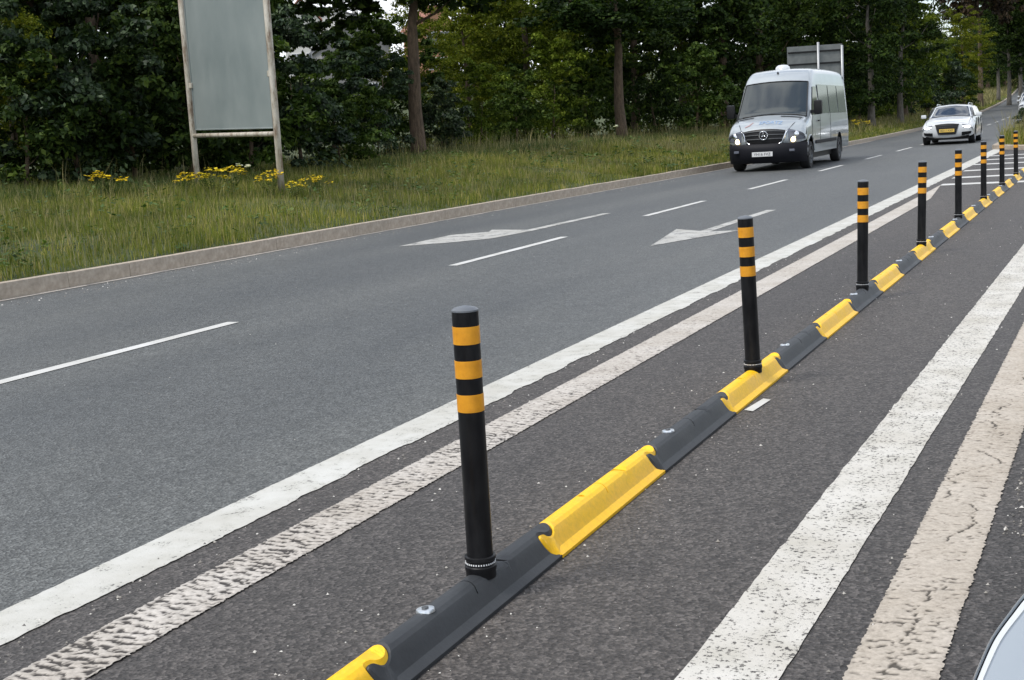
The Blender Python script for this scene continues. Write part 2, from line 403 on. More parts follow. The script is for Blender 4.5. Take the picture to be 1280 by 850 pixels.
def mark(name, P, m, parent, y0=None):
    """painted quad strip from left/right edge point lists, jittered edges"""
    me = MB().grid(P).mesh(name); return link(name, me, m, parent)
def line(name, fl, fr, y0, y1, step, m, parent, dz=.004, jit=0, cols=1):
    y = np.append(np.arange(y0, y1, step), y1)
    jl = jit*rng.standard_normal(len(y)); jr = jit*rng.standard_normal(len(y))
    return strip(name, lambda q: fl(q)+jl, lambda q: fr(q)+jr, y, dz, m, parent, cols)
line('kerb_channel_line', lambda y: xk(y)+.004, lambda y: xk(y)+.085, -5, 60, .25, M['channel'], road, .004, .006)
for k, (a, b) in enumerate([(4.9-3.2-3, 4.9-3), (4.75, 7.8), (11.5, 14.56), (17.7, 20.8), (23.9, 27.1), (30.7, 33.75), (37.4, 40.4), (43.7, 47.4), (50, 53), (56.3, 59.4), (62.6, 65.7), (69, 72), (75.3, 78.4), (81.6, 84.7), (88, 91), (94.3, 97.4), (100.6, 103.7)]):
    line('lane_dash', lambda y: xd(y)-.055, lambda y: xd(y)+.055, a, b, .4, M['white_clean'], road, .004, .002)
line('chipped_white_line', lambda y: -.965+.0145*y, lambda y: -.735+.0145*y, -3, 24, .05, M['white_worn'], side, .004, .0018)

def smooth_noise(n, m, sx, sy, seed):
    r = np.random.default_rng(seed); gxn, gyn = max(3, int(n/sx)+3), max(3, int(m/sy)+3)
    a = r.random((gxn, gyn)); u = np.linspace(0, gxn-1.001, n); v = np.linspace(0, gyn-1.001, m)
    iu, iv = u.astype(int), v.astype(int); fu, fv = (u-iu), (v-iv); fu = fu*fu*(3-2*fu); fv = fv*fv*(3-2*fv)
    A = a[iu][:, iv]; B = a[iu+1][:, iv]; Cc = a[iu][:, iv+1]; D = a[iu+1][:, iv+1]
    return (A*(1-fu)[:, None]+B*fu[:, None])*(1-fv)+(Cc*(1-fu)[:, None]+D*fu[:, None])*fv
def worn_edge(y):
    n = len(y); a = smooth_noise(n, 3, 9, 3, 41)[:, 0]; b = smooth_noise(n, 3, 1.1, 3, 42)[:, 0]; c = smooth_noise(n, 3, 40, 3, 43)[:, 0]
    return -2.705-.0075*y-.016*np.clip((a*1.1+c*.8-.95)*4, 0, 1)-.007*b
_y = np.append(np.arange(-6, 41, .02), 41); _r = worn_edge(_y)
line('solid_line', lambda y: -2.912-.011*y, lambda y: np.interp(y, _y, _r), -6, 41.0, .02, M['white'], side, .004, .0012)
def ribbed(name, fl, fr, y0, y1, dy, nxs, m, seed, pitch, depth_fall, rough=1.0, cover=(.64, .34), crack=False):
    """raised thermoplastic with transverse ribs, real relief"""
    y = np.arange(y0, y1, dy); n = len(y); u = np.linspace(0, 1, nxs)
    warp = smooth_noise(n, nxs, .10/dy, 5, seed)*1.6 + smooth_noise(n, nxs, .03/dy, 3, seed+1)*.5
    ph = y[:, None]/pitch*2*math.pi + warp*4.2
    rib = .5+.5*np.sin(ph)
    brk = smooth_noise(n, nxs, .0115/dy, 4.5, seed+2); fine = np.random.default_rng(seed+4).random((n, nxs))
    big = smooth_noise(n, nxs, .5/dy, nxs, seed+6)
    fade = np.clip((y-depth_fall[0])/(depth_fall[1]-depth_fall[0]), 0, 1)[:, None]
    val = .30*rib+.56*brk+.26*fine*rough+.14*big
    thr = cover[0]*(1-fade)+cover[1]*fade
    hgt = .0012+.0058*np.clip((val-thr)/.22, 0, 1)*(.8+.2*fine)
    edge = np.minimum(u, 1-u)*nxs
    hgt = np.where((edge[None, :] < 1.2) & (brk+fine*.5 > .42), .0052, hgt)
    if crack:
        w1 = smooth_noise(n, 3, .22/dy, 3, seed+8)[:, :1]; w2 = smooth_noise(n, 3, .05/dy, 3, seed+9)[:, :1]; gate = smooth_noise(n, 3, .5/dy, 3, seed+10)[:, :1]
        xc = .15+.7*w1+.25*(w2-.5)
        hgt = np.where((np.abs(u[None]-xc) < .016+.02*(w2-.5)) & (gate > .2), .0012, hgt)
    ej = .0025*rng.standard_normal((n, 2)); l = fl(y)+ej[:, 0]; r = fr(y)+ej[:, 1]
    V = np.stack([l[:, None]+(r-l)[:, None]*u[None], np.repeat(y[:, None], nxs, 1), hgt+zr(y)[:, None]], 2)
    i0 = (np.arange(n-1)[:, None]*nxs+np.arange(nxs-1)[None]).ravel()
    return link(name, mesh_np(name, V.reshape(-1, 3), np.stack([i0, i0+1, i0+1+nxs, i0+nxs], 1), True), m, side)
ribbed('ribbed_line', lambda y: -2.52-.0095*y, lambda y: -2.312-.0082*y-np.clip((y-19.6)/3.2, 0, 1)*.22, 1.2, 22.9, .0075, 34, M['rib'], 3, .034, (2.4, 8.5), 1.0, (.50, .30))
ribbed('ribbed_cream_line', lambda y: -.595+.0125*y, lambda y: -.385+.011*y, 1.4, 14.0, .0085, 28, M['rib_cream'], 9, .034, (2.4, 3.6), 1.3, (.43, .28), True)
for (xa, ya, xb, yb) in [(-2.74, 23.1, .6, 23.45), (-2.79, 25.25, .6, 26.2), (-2.86, 27.9, .6, 28.9), (-2.95, 30.75, .6, 31.2), (-2.95, 33.2, .6, 34.5), (-3.0, 35.6, .6, 36.9)]:
    n = 12; P = [[(xa+(xb-xa)*t/n, ya+(yb-ya)*t/n-.24, .004), (xa+(xb-xa)*t/n, ya+(yb-ya)*t/n+.24, .004)] for t in range(n+1)]
    mark('chevron_bar', P, M['white_clean'], side)
# arrows (direction arrow towards the camera and a lane-shift arrow)
MB().poly([(x, y, .004) for x, y in [(-4.60, 13.2), (-4.06, 14.95), (-4.42, 14.85), (-4.42, 18.2), (-4.56, 18.2), (-4.56, 14.95), (-4.98, 15.3)]]).build('road_arrow', M['white_arrow'], road)
MB().poly([(x, y, .004) for x, y in [(-8.07, 13.7), (-7.55, 14.08), (-7.18, 14.55), (-7.08, 15.6), (-7.06, 18.5), (-7.20, 18.5), (-7.24, 15.75), (-7.85, 15.9), (-7.72, 15.55), (-8.12, 15.2)]]).build('road_arrow', M['white_arrow'], road)
MB().poly([(x, y, .004) for x, y in [(-1.51, 5.52), (-1.465, 5.50), (-1.445, 5.75), (-1.485, 5.77)]]).build('paint_fleck', M['white_clean'], side)

# loose grit and paint chips on the asphalt
def pebbles(n, xr, yr, smin, smax, zoff=0.0):
    x = rng.uniform(*xr, n); y = yr[0]+(yr[1]-yr[0])*rng.random(n)**1.6
    s = smin+(smax-smin)*rng.random(n)**3
    base = np.array([[1, 0, 0], [-.5, .8, 0], [-.6, -.7, 0], [0, 0, .8]])
    a = rng.uniform(0, 6.28, n); ca, sa = np.cos(a), np.sin(a)
    V = base[None]*s[:, None, None]*rng.uniform(.6, 1.3, (n, 4, 1))
    V = np.stack([V[..., 0]*ca[:, None]-V[..., 1]*sa[:, None], V[..., 0]*sa[:, None]+V[..., 1]*ca[:, None], V[..., 2]], 2)
    V += np.stack([x, y, zr(y)+.0015+zoff], 1)[:, None]
    o = np.arange(n)[:, None]*4
    F = np.concatenate([o+np.array([[0, 1, 3]]), o+np.array([[1, 2, 3]]), o+np.array([[2, 0, 3]])])
    return V.reshape(-1, 3), F
V1, F1 = pebbles(1500, (-2.6, .6), (1.5, 16), .0018, .008); V2, F2 = pebbles(500, (-9, -3.2), (3, 20), .002, .006)
V3, F3 = pebbles(500, (-2.82, -2.62), (1.5, 12), .002, .009)
V4, F4 = pebbles(90, (-.30, -.24), (4.0, 5.2), .003, .010)
V6, F6 = pebbles(900, (-9.62, -9.15), (6, 40), .004, .014)
V5, F5 = pebbles(700, (-1.9, -1.35), (1.5, 12), .0018, .007)
vs, fs, o = [], [], 0
for v, f in ((V1, F1), (V2, F2), (V3, F3), (V4, F4), (V5, F5), (V6, F6)): vs.append(v); fs.append(f+o); o += len(v)
tag(link('road_grit', mesh_np('road_grit', np.concatenate(vs), np.concatenate(fs)), M['grit']), 'pale specks of loose grit scattered over the dark asphalt', 'grit', kind='stuff')

# left kerb: stones along the near stretch, one run beyond
kerb = strip('kerb', lambda y: xk(y)-.12, lambda y: xk(y)-.004, axis((-20, 400, 2.0)), .08, M['kerb']); tag(kerb, kind='structure')
ks = MB().box((-.0625, 0, .05), (.125, .913, .22), bev=.009).mesh('kerb_stone', True, 40); ks.materials.append(M['kerb'])
y = 3.0
while y < 66:
    o = link('kerb_stone', ks, None, kerb, (float(xk(y))+random.uniform(-.004, .004), y, float(zr(y))+random.uniform(-.004, .004)), 2*.0001*y+random.uniform(-.003, .003)); y += .915
ykr = axis((66-.45, 400, 2.0))
P = [[(float(xk(q)), q, float(zr(q))-.05), (float(xk(q)), q, float(zr(q))+.155), (float(xk(q))-.125, q, float(zr(q))+.16), (float(xk(q))-.125, q, float(zr(q))-.05)] for q in ykr]
MB().grid(P).build('kerb_run', M['kerb'], kerb)

# ------------------------------------------------------------------ lane separator pieces
PROF = [(.080, .0), (.0799, .010), (.058, .0255), (.046, .048), (.036, .069), (.030, .0775), (.018, .0855), (.007, .0885), (0, .089)]
PROF = [(-x, z) for x, z in PROF[:-1]]+PROF[::-1]
px_, pz_ = np.array([p[0] for p in PROF[1:-1]]), np.array([p[1] for p in PROF[1:-1]])
def prof(x): return float(np.interp(x, px_, pz_))
CUR = [(.080, 0), (.060, -.026), (.040, -.050), (.029, -.054), (.021, -.046), (.022, -.028), (.032, -.008), (.036, .014), (.030, .040), (.012, .058), (-.014, .062), (-.040, .052), (-.062, .034), (-.080, .012)]
def catmull(P, n):
    P = [Vector((*p, 0)) if len(p) == 2 else Vector(p) for p in P]; o = []
    for i in range(len(P)-1):
        p0, p1, p2, p3 = P[max(i-1, 0)], P[i], P[i+1], P[min(i+2, len(P)-1)]
        for k in range(n):
            t = k/n; o.append(.5*((2*p1)+(p2-p0)*t+(2*p0-5*p1+4*p2-p3)*t*t+(3*p1-p0-3*p2+p3)*t**3))
    o.append(P[-1]); return o
def separator_mesh(name, m):
    cv = catmull(CUR, 4)
    L_ = 1.0; gap = .004
    near = [(p.x, p.y+gap*.5) for p in cv]                        # right -> left at the near end
    far = [(p.x, p.y+L_-gap*.5) for p in cv]
    outline = []
    outline += near                                               # right to left
    outline += [(-.08, near[-1][1]+(far[-1][1]-near[-1][1])*k/14) for k in range(1, 14)]
    outline += far[::-1]                                          # left to right
    outline += [(.08, far[0][1]+(near[0][1]-far[0][1])*k/14) for k in range(1, 14)]
    n = len(outline)
    pts = [Vector(p) for p in outline]
    area = sum(a.x*b.y-b.x*a.y for a, b in zip(pts, pts[1:]+pts[:1]))
    if area < 0: pts = pts[::-1]
    inset = []
    for i in range(n):
        a, b, c = pts[i-1], pts[i], pts[(i+1) % n]
        t = (c-a).normalized(); nn = Vector((-t.y, t.x)); inset.append(b+nn*.006)
    # holes: slot and arc-shaped seam
    slot = [Vector(p) for p in [(-.026, .694), (.022, .706), (.027, .726), (-.020, .716)]]
    arc = [Vector((x, .50+.018*math.cos(x/.05*1.5))) for x in np.linspace(-.05, .040, 9)]
    arc = arc + [Vector((p.x, p.y-.0055)) for p in arc[::-1]]
    hole2 = [Vector((.0+.012*math.cos(q), .36+.010*math.sin(q))) for q in np.linspace(0, 2*math.pi, 8, endpoint=False)] if 'yellow' in name else []
    holes = [h for h in (slot, arc, hole2) if h]
    vin = list(pts)+list(inset); edges = [(i, (i+1) % n) for i in range(n)]+[(n+i, n+(i+1) % n) for i in range(n)]
    hid = []
    for h in holes:
        b = len(vin); vin += h; edges += [(b+i, b+(i+1) % len(h)) for i in range(len(h))]; hid.append((b, len(h)))
    for yy in np.linspace(.03, .97, 34):
        for xx in px_[1:-1]: vin.append(Vector((xx, yy)))
    def inside(p, poly):
        c = False; j = len(poly)-1
        for i in range(len(poly)):
            a, b = poly[i], poly[j]
            if (a.y > p.y) != (b.y > p.y) and p.x < (b.x-a.x)*(p.y-a.y)/(b.y-a.y)+a.x: c = not c
            j = i
        return c
    keep = len(pts)*2+sum(len(h) for h in holes)
    vin = vin[:keep]+[p for p in vin[keep:] if inside(p, inset) and not any(inside(p, h) for h in holes)]
    ov, oe, of, orig, _, _ = delaunay_2d_cdt([Vector((p[0], p[1])) for p in vin], edges, [], 0, 1e-5)
    bm = bmesh.new(); bv = []
    edge_set = set()
    for i, p in enumerate(ov):
        z = prof(p.x); o_ = orig[i]
        if any(k < n for k in o_): z = max(.010, z-.007) if abs(p.x) < .0795 else .010; edge_set.add(i)
        bv.append(bm.verts.new((p.x, p.y, z)))
    for f in of:
        c = sum((ov[i] for i in f), Vector((0, 0)))/len(f)
        if not inside(c, pts) or any(inside(c, h) for h in holes): continue
        try: bm.faces.new([bv[i] for i in f])
        except ValueError: pass
    bmesh.ops.recalc_face_normals(bm, faces=bm.faces[:])
    be = [e for e in bm.edges if len(e.link_faces) == 1]
    r = bmesh.ops.extrude_edge_only(bm, edges=be)
    for v in [v for v in r['geom'] if isinstance(v, bmesh.types.BMVert)]:
        hz = any(inside(v.co.xy, [q+(q-sum(h, Vector((0, 0)))/len(h))*.3 for q in h]) for h in holes)
        v.co.z = v.co.z-.03 if hz else .0
    bm.verts.ensure_lookup_table()
    for h in (slot, arc):                                          # dark floor of the recess
        pass
    loose = [v for v in bm.verts if not v.link_faces]
    bmesh.ops.delete(bm, geom=loose, context='VERTS')
    if bm.faces and sum(f.normal.z*f.calc_area() for f in bm.faces) < 0: bmesh.ops.reverse_faces(bm, faces=bm.faces[:])
    me = bpy.data.meshes.new(name); bm.to_mesh(me); bm.free()
    me.polygons.foreach_set('use_smooth', np.ones(len(me.polygons), bool)); me.set_sharp_from_angle(angle=R(15))
    me.materials.append(m); return me
sep_me = {'black': separator_mesh('black_separator', M['black_rubber']), 'yellow': separator_mesh('yellow_separator', M['yellow_rubber'])}
wash = MB().lathe([(.0, .0028), (.012, .0030), (.024, .0022), (.0255, -.001), (.026, -.006)], 16).mesh('bolt', True, 35); wash.materials.append(M['steel'])
nut = MB().lathe([(.0, .0065), (.009, .0065), (.0105, .0055), (.0105, .001)], 6).mesh('bolt_head'); nut.materials.append(M['rim_dark'])
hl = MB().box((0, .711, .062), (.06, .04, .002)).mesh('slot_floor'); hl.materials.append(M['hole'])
SEPX, SEP0 = -1.603, 2.44
seps = []
for k in range(-2, 26):
    y = SEP0+k; col = 'black' if k % 2 == 0 else 'yellow'
    o = empty('lane_separator', (SEPX, y, .001), random.uniform(-.002, .002))
    pi, w = divmod(k, 3)
    if w == 0 and 0 <= pi <= 7: lab = f'{col} rubber lane separator block carrying the {ORD[pi]} striped post'
    elif k < 0: lab = f'{col} rubber lane separator block {"just before the block with the nearest post" if k == -1 else "at the near end of the row"}'
    elif pi >= 7: lab = f'{col} rubber lane separator block {["", "first", "second", "third", "fourth", "fifth"][k-21]} beyond the farthest striped post'
    else: lab = f'{col} rubber lane separator block {"just beyond" if w == 1 else "two beyond"} the {ORD[pi]} striped post'
    tag(o, lab, 'lane separator', 'interlocking lane separator blocks')
    link('rubber_block', sep_me[col], None, o); link('slot_floor', hl, None, o)
    if col == 'black':
        b = link('bolt', wash, None, o, (-.004, .29, prof(-.004)+.002)); b.rotation_euler = (0, R(-5), 0)
        link('bolt_head', nut, None, b)

# ------------------------------------------------------------------ bollard posts
RB = .0368
def ring(r, z0, z1, n=32): return MB().lathe([(r, z0), (r, z1)], n)
H = .735
post_me = MB().lathe([(RB, .03), (RB, H)], 32).mesh('tube', True); post_me.materials.append(M['post_black'])
cap_me = MB().lathe([(RB, H-.001), (RB+.0012, H), (RB+.0008, H+.004), (RB*.8, H+.010), (.0, H+.016)], 32).mesh('cap', True, 40); cap_me.materials.append(M['post_cap'])
col_me = MB().lathe([(RB+.001, .044), (RB+.007, .042), (RB+.0078, .034), (RB+.0045, .031), (RB+.0045, .017), (RB+.008, .014), (RB+.008, .004), (RB+.006, -.002), (RB+.006, -.020)], 32).mesh('collar', True, 40); col_me.materials.append(M['post_black'])
dot = MB()
for k in range(36):
    a = 2*math.pi*k/36; dot.box(((RB+.0047)*math.cos(a), (RB+.0047)*math.sin(a), .024), (.0035, .0035, .0042), Matrix.Rotation(a, 3, 'Z'))
dot_me = dot.mesh('dot_row'); dot_me.materials.append(M['white_dot'])
bands = []
for z1 in (H-.040, H-.134, H-.228):
    me = MB().lathe([(RB-.001, z1), (RB+.0009, z1-.001), (RB+.0009, z1-.049), (RB-.001, z1-.050)], 32).mesh('reflective_band', True, 40); me.materials.append(M['amber']); bands.append(me)
LEAN = [(.003, 0), (-.0235, 0), (.021, 0), (.02, .01), (.004, 0), (0, 0), (-.004, 0), (-.012, 0)]
for k in range(8):
    o = empty('bollard', (SEPX, 3.046+3*k, .0925)); o.rotation_euler = (-LEAN[k][1]-LEAN[k][0]*.43, LEAN[k][0]*.9, random.uniform(0, 6))
    o.rotation_mode = 'XYZ'; o.rotation_euler.z = 0
    tag(o, f'{"nearest" if k == 0 else "farthest" if k == 7 else ORD[k]} black plastic post with three amber bands{"" if k in (0, 7) else ", counting from the nearest"}', 'bollard', 'striped posts along the lane separator')
    link('tube', post_me, None, o); link('cap', cap_me, None, o); c = link('collar', col_me, None, o); link('dot_row', dot_me, None, c)
    for b in bands: link('reflective_band', b, None, o)

# ------------------------------------------------------------------ billboard with two posts (left)
def lerp(a, b, t): return Vector(a)*(1-t)+Vector(b)*t
A = Vector((-15.88, 19.62, .50)); B = Vector((-12.95, 18.2, .52))
bb = empty('billboard', A)
tag(bb, 'tall blank grey-green board on two flaking posts in the verge', 'billboard')
d = B-A; d.z = 0; wv = d.length; dx = d.normalized(); bb.rotation_euler = (0, 0, math.atan2(dx.y, dx.x))
lean = .012
def bbp(x, z, y=0): return (x+z*lean, y, z)
for x, zt in ((0, 4.9), (wv, 4.9)):
    MB().tube([bbp(x, -.35), bbp(x, 1.2), bbp(x, 2.6), bbp(x, zt)], .057, 12).build('post', M['sign_pole'], bb, smooth=True)
# cross bar and panel
zl, zrr = 1.12, 1.04
bar = MB().tube([bbp(.03, zl), bbp(wv-.03, zrr)], .042, 10).build('cross_bar', M['sign_pole'], bb, smooth=True)
P0, P1, P2, P3 = bbp(.10, zl+.11), bbp(wv-.15, zrr+.10), bbp(wv-.13, 4.7), bbp(.10, 4.7)
pan = MB().poly([(*p[:1], .02, p[2]) for p in (P0, P1, P2, P3)], .03, Vector((0, 1, 0))).build('panel', M['sign_face'], bb)
fr = MB()
for a, b in ((P0, P1), (P1, P2), (P3, P0)):
    fr.tube([(a[0], .014, a[2]), (b[0], .014, b[2])], .013, 6)
fr.build('panel_edge', M['sign_face'], pan)
for x, z in ((wv-.07, 2.05), (wv-.07, 4.1), (.06, 2.05), (.06, 4.1)):
    MB().box(bbp(x, z, -.0), (.15, .04, .10), bev=.01).build('bracket', M['sign_pole'], bb)

# ------------------------------------------------------------------ far road sign seen from the back
X, Y, Z = at(1024, 62)
sgn = empty('road_sign', (X, Y, Z), R(18)); tag(sgn, 'back of a large grey road sign on a pole behind the van', 'road sign')
MB().box((-.15, 0, 3.2), (2.5, .04, 1.75)).build('sign_plate', M['sign_back'], sgn)
for z in (2.65, 3.25, 3.8): MB().box((-.15, -.045, z), (2.4, .05, .07)).build('rail', M['trim'], sgn)
for x in (0, 1.07): MB().tube([(x, -.12, -.3), (x, -.12, 4.2 if x == 0 else 4.0)], .06, 10).build('pole', M['galv'], sgn, smooth=True)

# ------------------------------------------------------------------ vehicles
def interp_cat(P, n):
    return catmull([tuple(p) for p in P], n)
class Shell:
    def __init__(s, prof, wfun, Rc, sill, arches):
        """prof: (y,z,bow) from nose bottom over the roof to the tail; wfun(z) half width; arches [(y,z,r)]"""
        P = interp_cat(prof, 6); s.P = [(p.x, p.y) for p in P]; s.bow = [max(0, p.z) for p in P]; s.w = wfun; s.R = Rc; s.sill = sill; s.arches = arches; s.n = len(P)
        s.cum = [0]
        s.N = []
        for i in range(s.n):
            a, b = s.P[max(i-1, 0)], s.P[min(i+1, s.n-1)]; t = Vector((b[0]-a[0], b[1]-a[1])).normalized(); s.N.append(Vector((-t.y, t.x)))
    def samp(s, k):
        i = min(int(k), s.n-2); f = k-i
        l = lambda a, b: a+(b-a)*f
        y, z = l(s.P[i][0], s.P[i+1][0]), l(s.P[i][1], s.P[i+1][1]); nn = (s.N[i]*(1-f)+s.N[i+1]*f).normalized()
        return y, z, nn, l(s.bow[i], s.bow[i+1])
    def kz(s, z):                       # profile index of a height on the front (first crossing)
        for i in range(s.n-1):
            if s.P[i][1] <= z <= s.P[i+1][1]: return i+(z-s.P[i][1])/max(1e-6, s.P[i+1][1]-s.P[i][1])
        return 0
    def pt(s, k, t, off=0):
        y, z, nn, bow = s.samp(k); h = s.w(z); x = t*h; a = abs(x); d = bow*t*t; u = 0
        if a > h-s.R:
            u = min(1, (a-(h-s.R))/s.R); d += s.R*(1-math.sqrt(max(0, 1-u*u)))
        ox = off*u*(1 if t > 0 else -1); on = off*math.sqrt(max(0, 1-u*u))
        return Vector((x+ox, y-nn.x*(d-on), z-nn.y*(d-on)))
    def ptx(s, k, x, off=0):
        return s.pt(k, x/s.w(s.samp(k)[1]), off)
    def patch(s, k0, k1, t0, t1, off, nk=8, nt=12, f=None, usex=False):
        """patch; t0/t1 may be functions of 0..1 along k"""
        P = []
        for i in range(nk+1):
            q = i/nk; k = k0+(k1-k0)*q; a = t0(q) if callable(t0) else t0; b = t1(q) if callable(t1) else t1
            P.append([(s.ptx if usex else s.pt)(k, a+(b-a)*j/nt, off) for j in range(nt+1)])
        return MB().grid(P)
    def body(s):
        mb = MB(); ts = list(np.linspace(-1, 1, 21)); ts = sorted(set(np.round(np.concatenate([np.linspace(-.8, .8, 9), -1+.2*np.array([0, .08, .25, .5, .75]), 1-.2*np.array([0, .08, .25, .5, .75])]), 4)))
        mb.grid([[s.pt(k, t) for t in ts] for k in range(s.n)])
        E = [s.pt(k, 1) for k in range(s.n)]
        ey = np.maximum.accumulate([e.y for e in E]); ey = ey+np.arange(len(ey))*1e-5
        ez = np.array([e.z for e in E]); ex = np.array([e.x for e in E]); s.ey, s.ez = ey, ez
        yy = list(np.linspace(ey[0], ey[-1], 90))+list(ey)
        for (ya, za, ra) in s.arches: yy += [ya+ra*math.cos(q) for q in np.linspace(0, math.pi, 25)]
        yy = sorted({round(q, 4) for q in yy if ey[0] <= q <= ey[-1]})
        s.side_pts = []
        for sg in (1, -1):
            P = []
            for y in yy:
                zt = float(np.interp(y, ey, ez)); xe = float(np.interp(y, ey, ex)); zb = s.sill
                for (ya, za, ra) in s.arches:
                    if abs(y-ya) < ra: zb = max(zb, za+math.sqrt(ra*ra-(y-ya)**2))
                zb = min(zb, zt-.001); row = []
                for j in range(13):
                    z = zb+(zt-zb)*j/12; x = s.w(z)+(xe-s.w(zt))*((z-zb)/(zt-zb))**3
                    row.append((sg*x, y, z))
                P.append(row)
            mb.grid(P)
        bmesh.ops.remove_doubles(mb.bm, verts=mb.bm.verts[:], dist=.0008)
        return mb
    def side(s, sg, poly, off=.005, ny=10, nz=6):
        """glass on the side: poly = (y at bottom-left, y at top-left, y bottom-right, y top-right, z0, z1)"""
        ybl, ytl, ybr, ytr, z0, z1 = poly; P = []
        for i in range(nz+1):
            q = i/nz; z = z0+(z1-z0)*q; a, b = ybl+(ytl-ybl)*q, ybr+(ytr-ybr)*q
            P.append([(sg*(s.w(z)+off), a+(b-a)*j/ny, z) for j in range(ny+1)])
        return MB().grid(P)
def wheel(parent, x, y, r, w, rimm, spokes, sg):
    mt = Matrix.Rotation(R(90)*sg, 4, 'Y')
    prof = [(r*.62, -w/2), (r*.93, -w/2), (r*.985, -w*.38), (r, -w*.25), (r, w*.25), (r*.985, w*.38), (r*.93, w/2), (r*.66, w/2), (r*.64, w*.35)]
    wo = MB().lathe(prof, 36, mt).build('wheel', M['tyre'], parent, (x, y, r), True, 40)
    rb = MB().lathe([(r*.66, w*.48), (r*.62, w*.50), (r*.58, w*.42), (r*.55, w*.20), (.0, w*.18)], 36)
    for k in range(spokes):
        a = 2*math.pi*k/spokes
        rb.box((r*.33*math.cos(a), r*.33*math.sin(a), w*.36), (r*.52, r*.15, .03), Matrix.Rotation(a, 3, 'Z'), .008)
    rb.lathe([(r*.15, w*.2), (r*.15, w*.44), (0, w*.46)], 14)
    bmesh.ops.transform(rb.bm, matrix=mt, verts=rb.bm.verts[:])
    rb.build('rim', rimm, wo, None, True, 35)
    return wo
def text_mesh(name, s, size, depth=.004):
    cu = bpy.data.curves.new(name, 'FONT'); cu.body = s; cu.size = size; cu.align_x = 'CENTER'; cu.align_y = 'CENTER'; cu.extrude = depth
    o = bpy.data.objects.new(name, cu); C.objects.link(o); dg = bpy.context.evaluated_depsgraph_get()
    me = bpy.data.meshes.new_from_object(o.evaluated_get(dg)); bpy.data.objects.remove(o); return me
def plate(parent, loc, m, s, tilt=8):
    p = MB().box((0, 0, 0), (.52, .012, .115), bev=.004).build('number_plate', m, parent, loc); p.rotation_euler = (R(-tilt), 0, 0)
    t = link('plate_lettering', text_mesh('plate_lettering', s, .098, .001), M['ink'], p, (0, -.009, -.003)); t.rotation_euler = (R(90), 0, 0)
def underbody(parent, w, y0, y1, z0, z1):
    MB().box((0, (y0+y1)/2, (z0+z1)/2), (w, y1-y0, z1-z0)).build('underbody', M['trim'], parent)

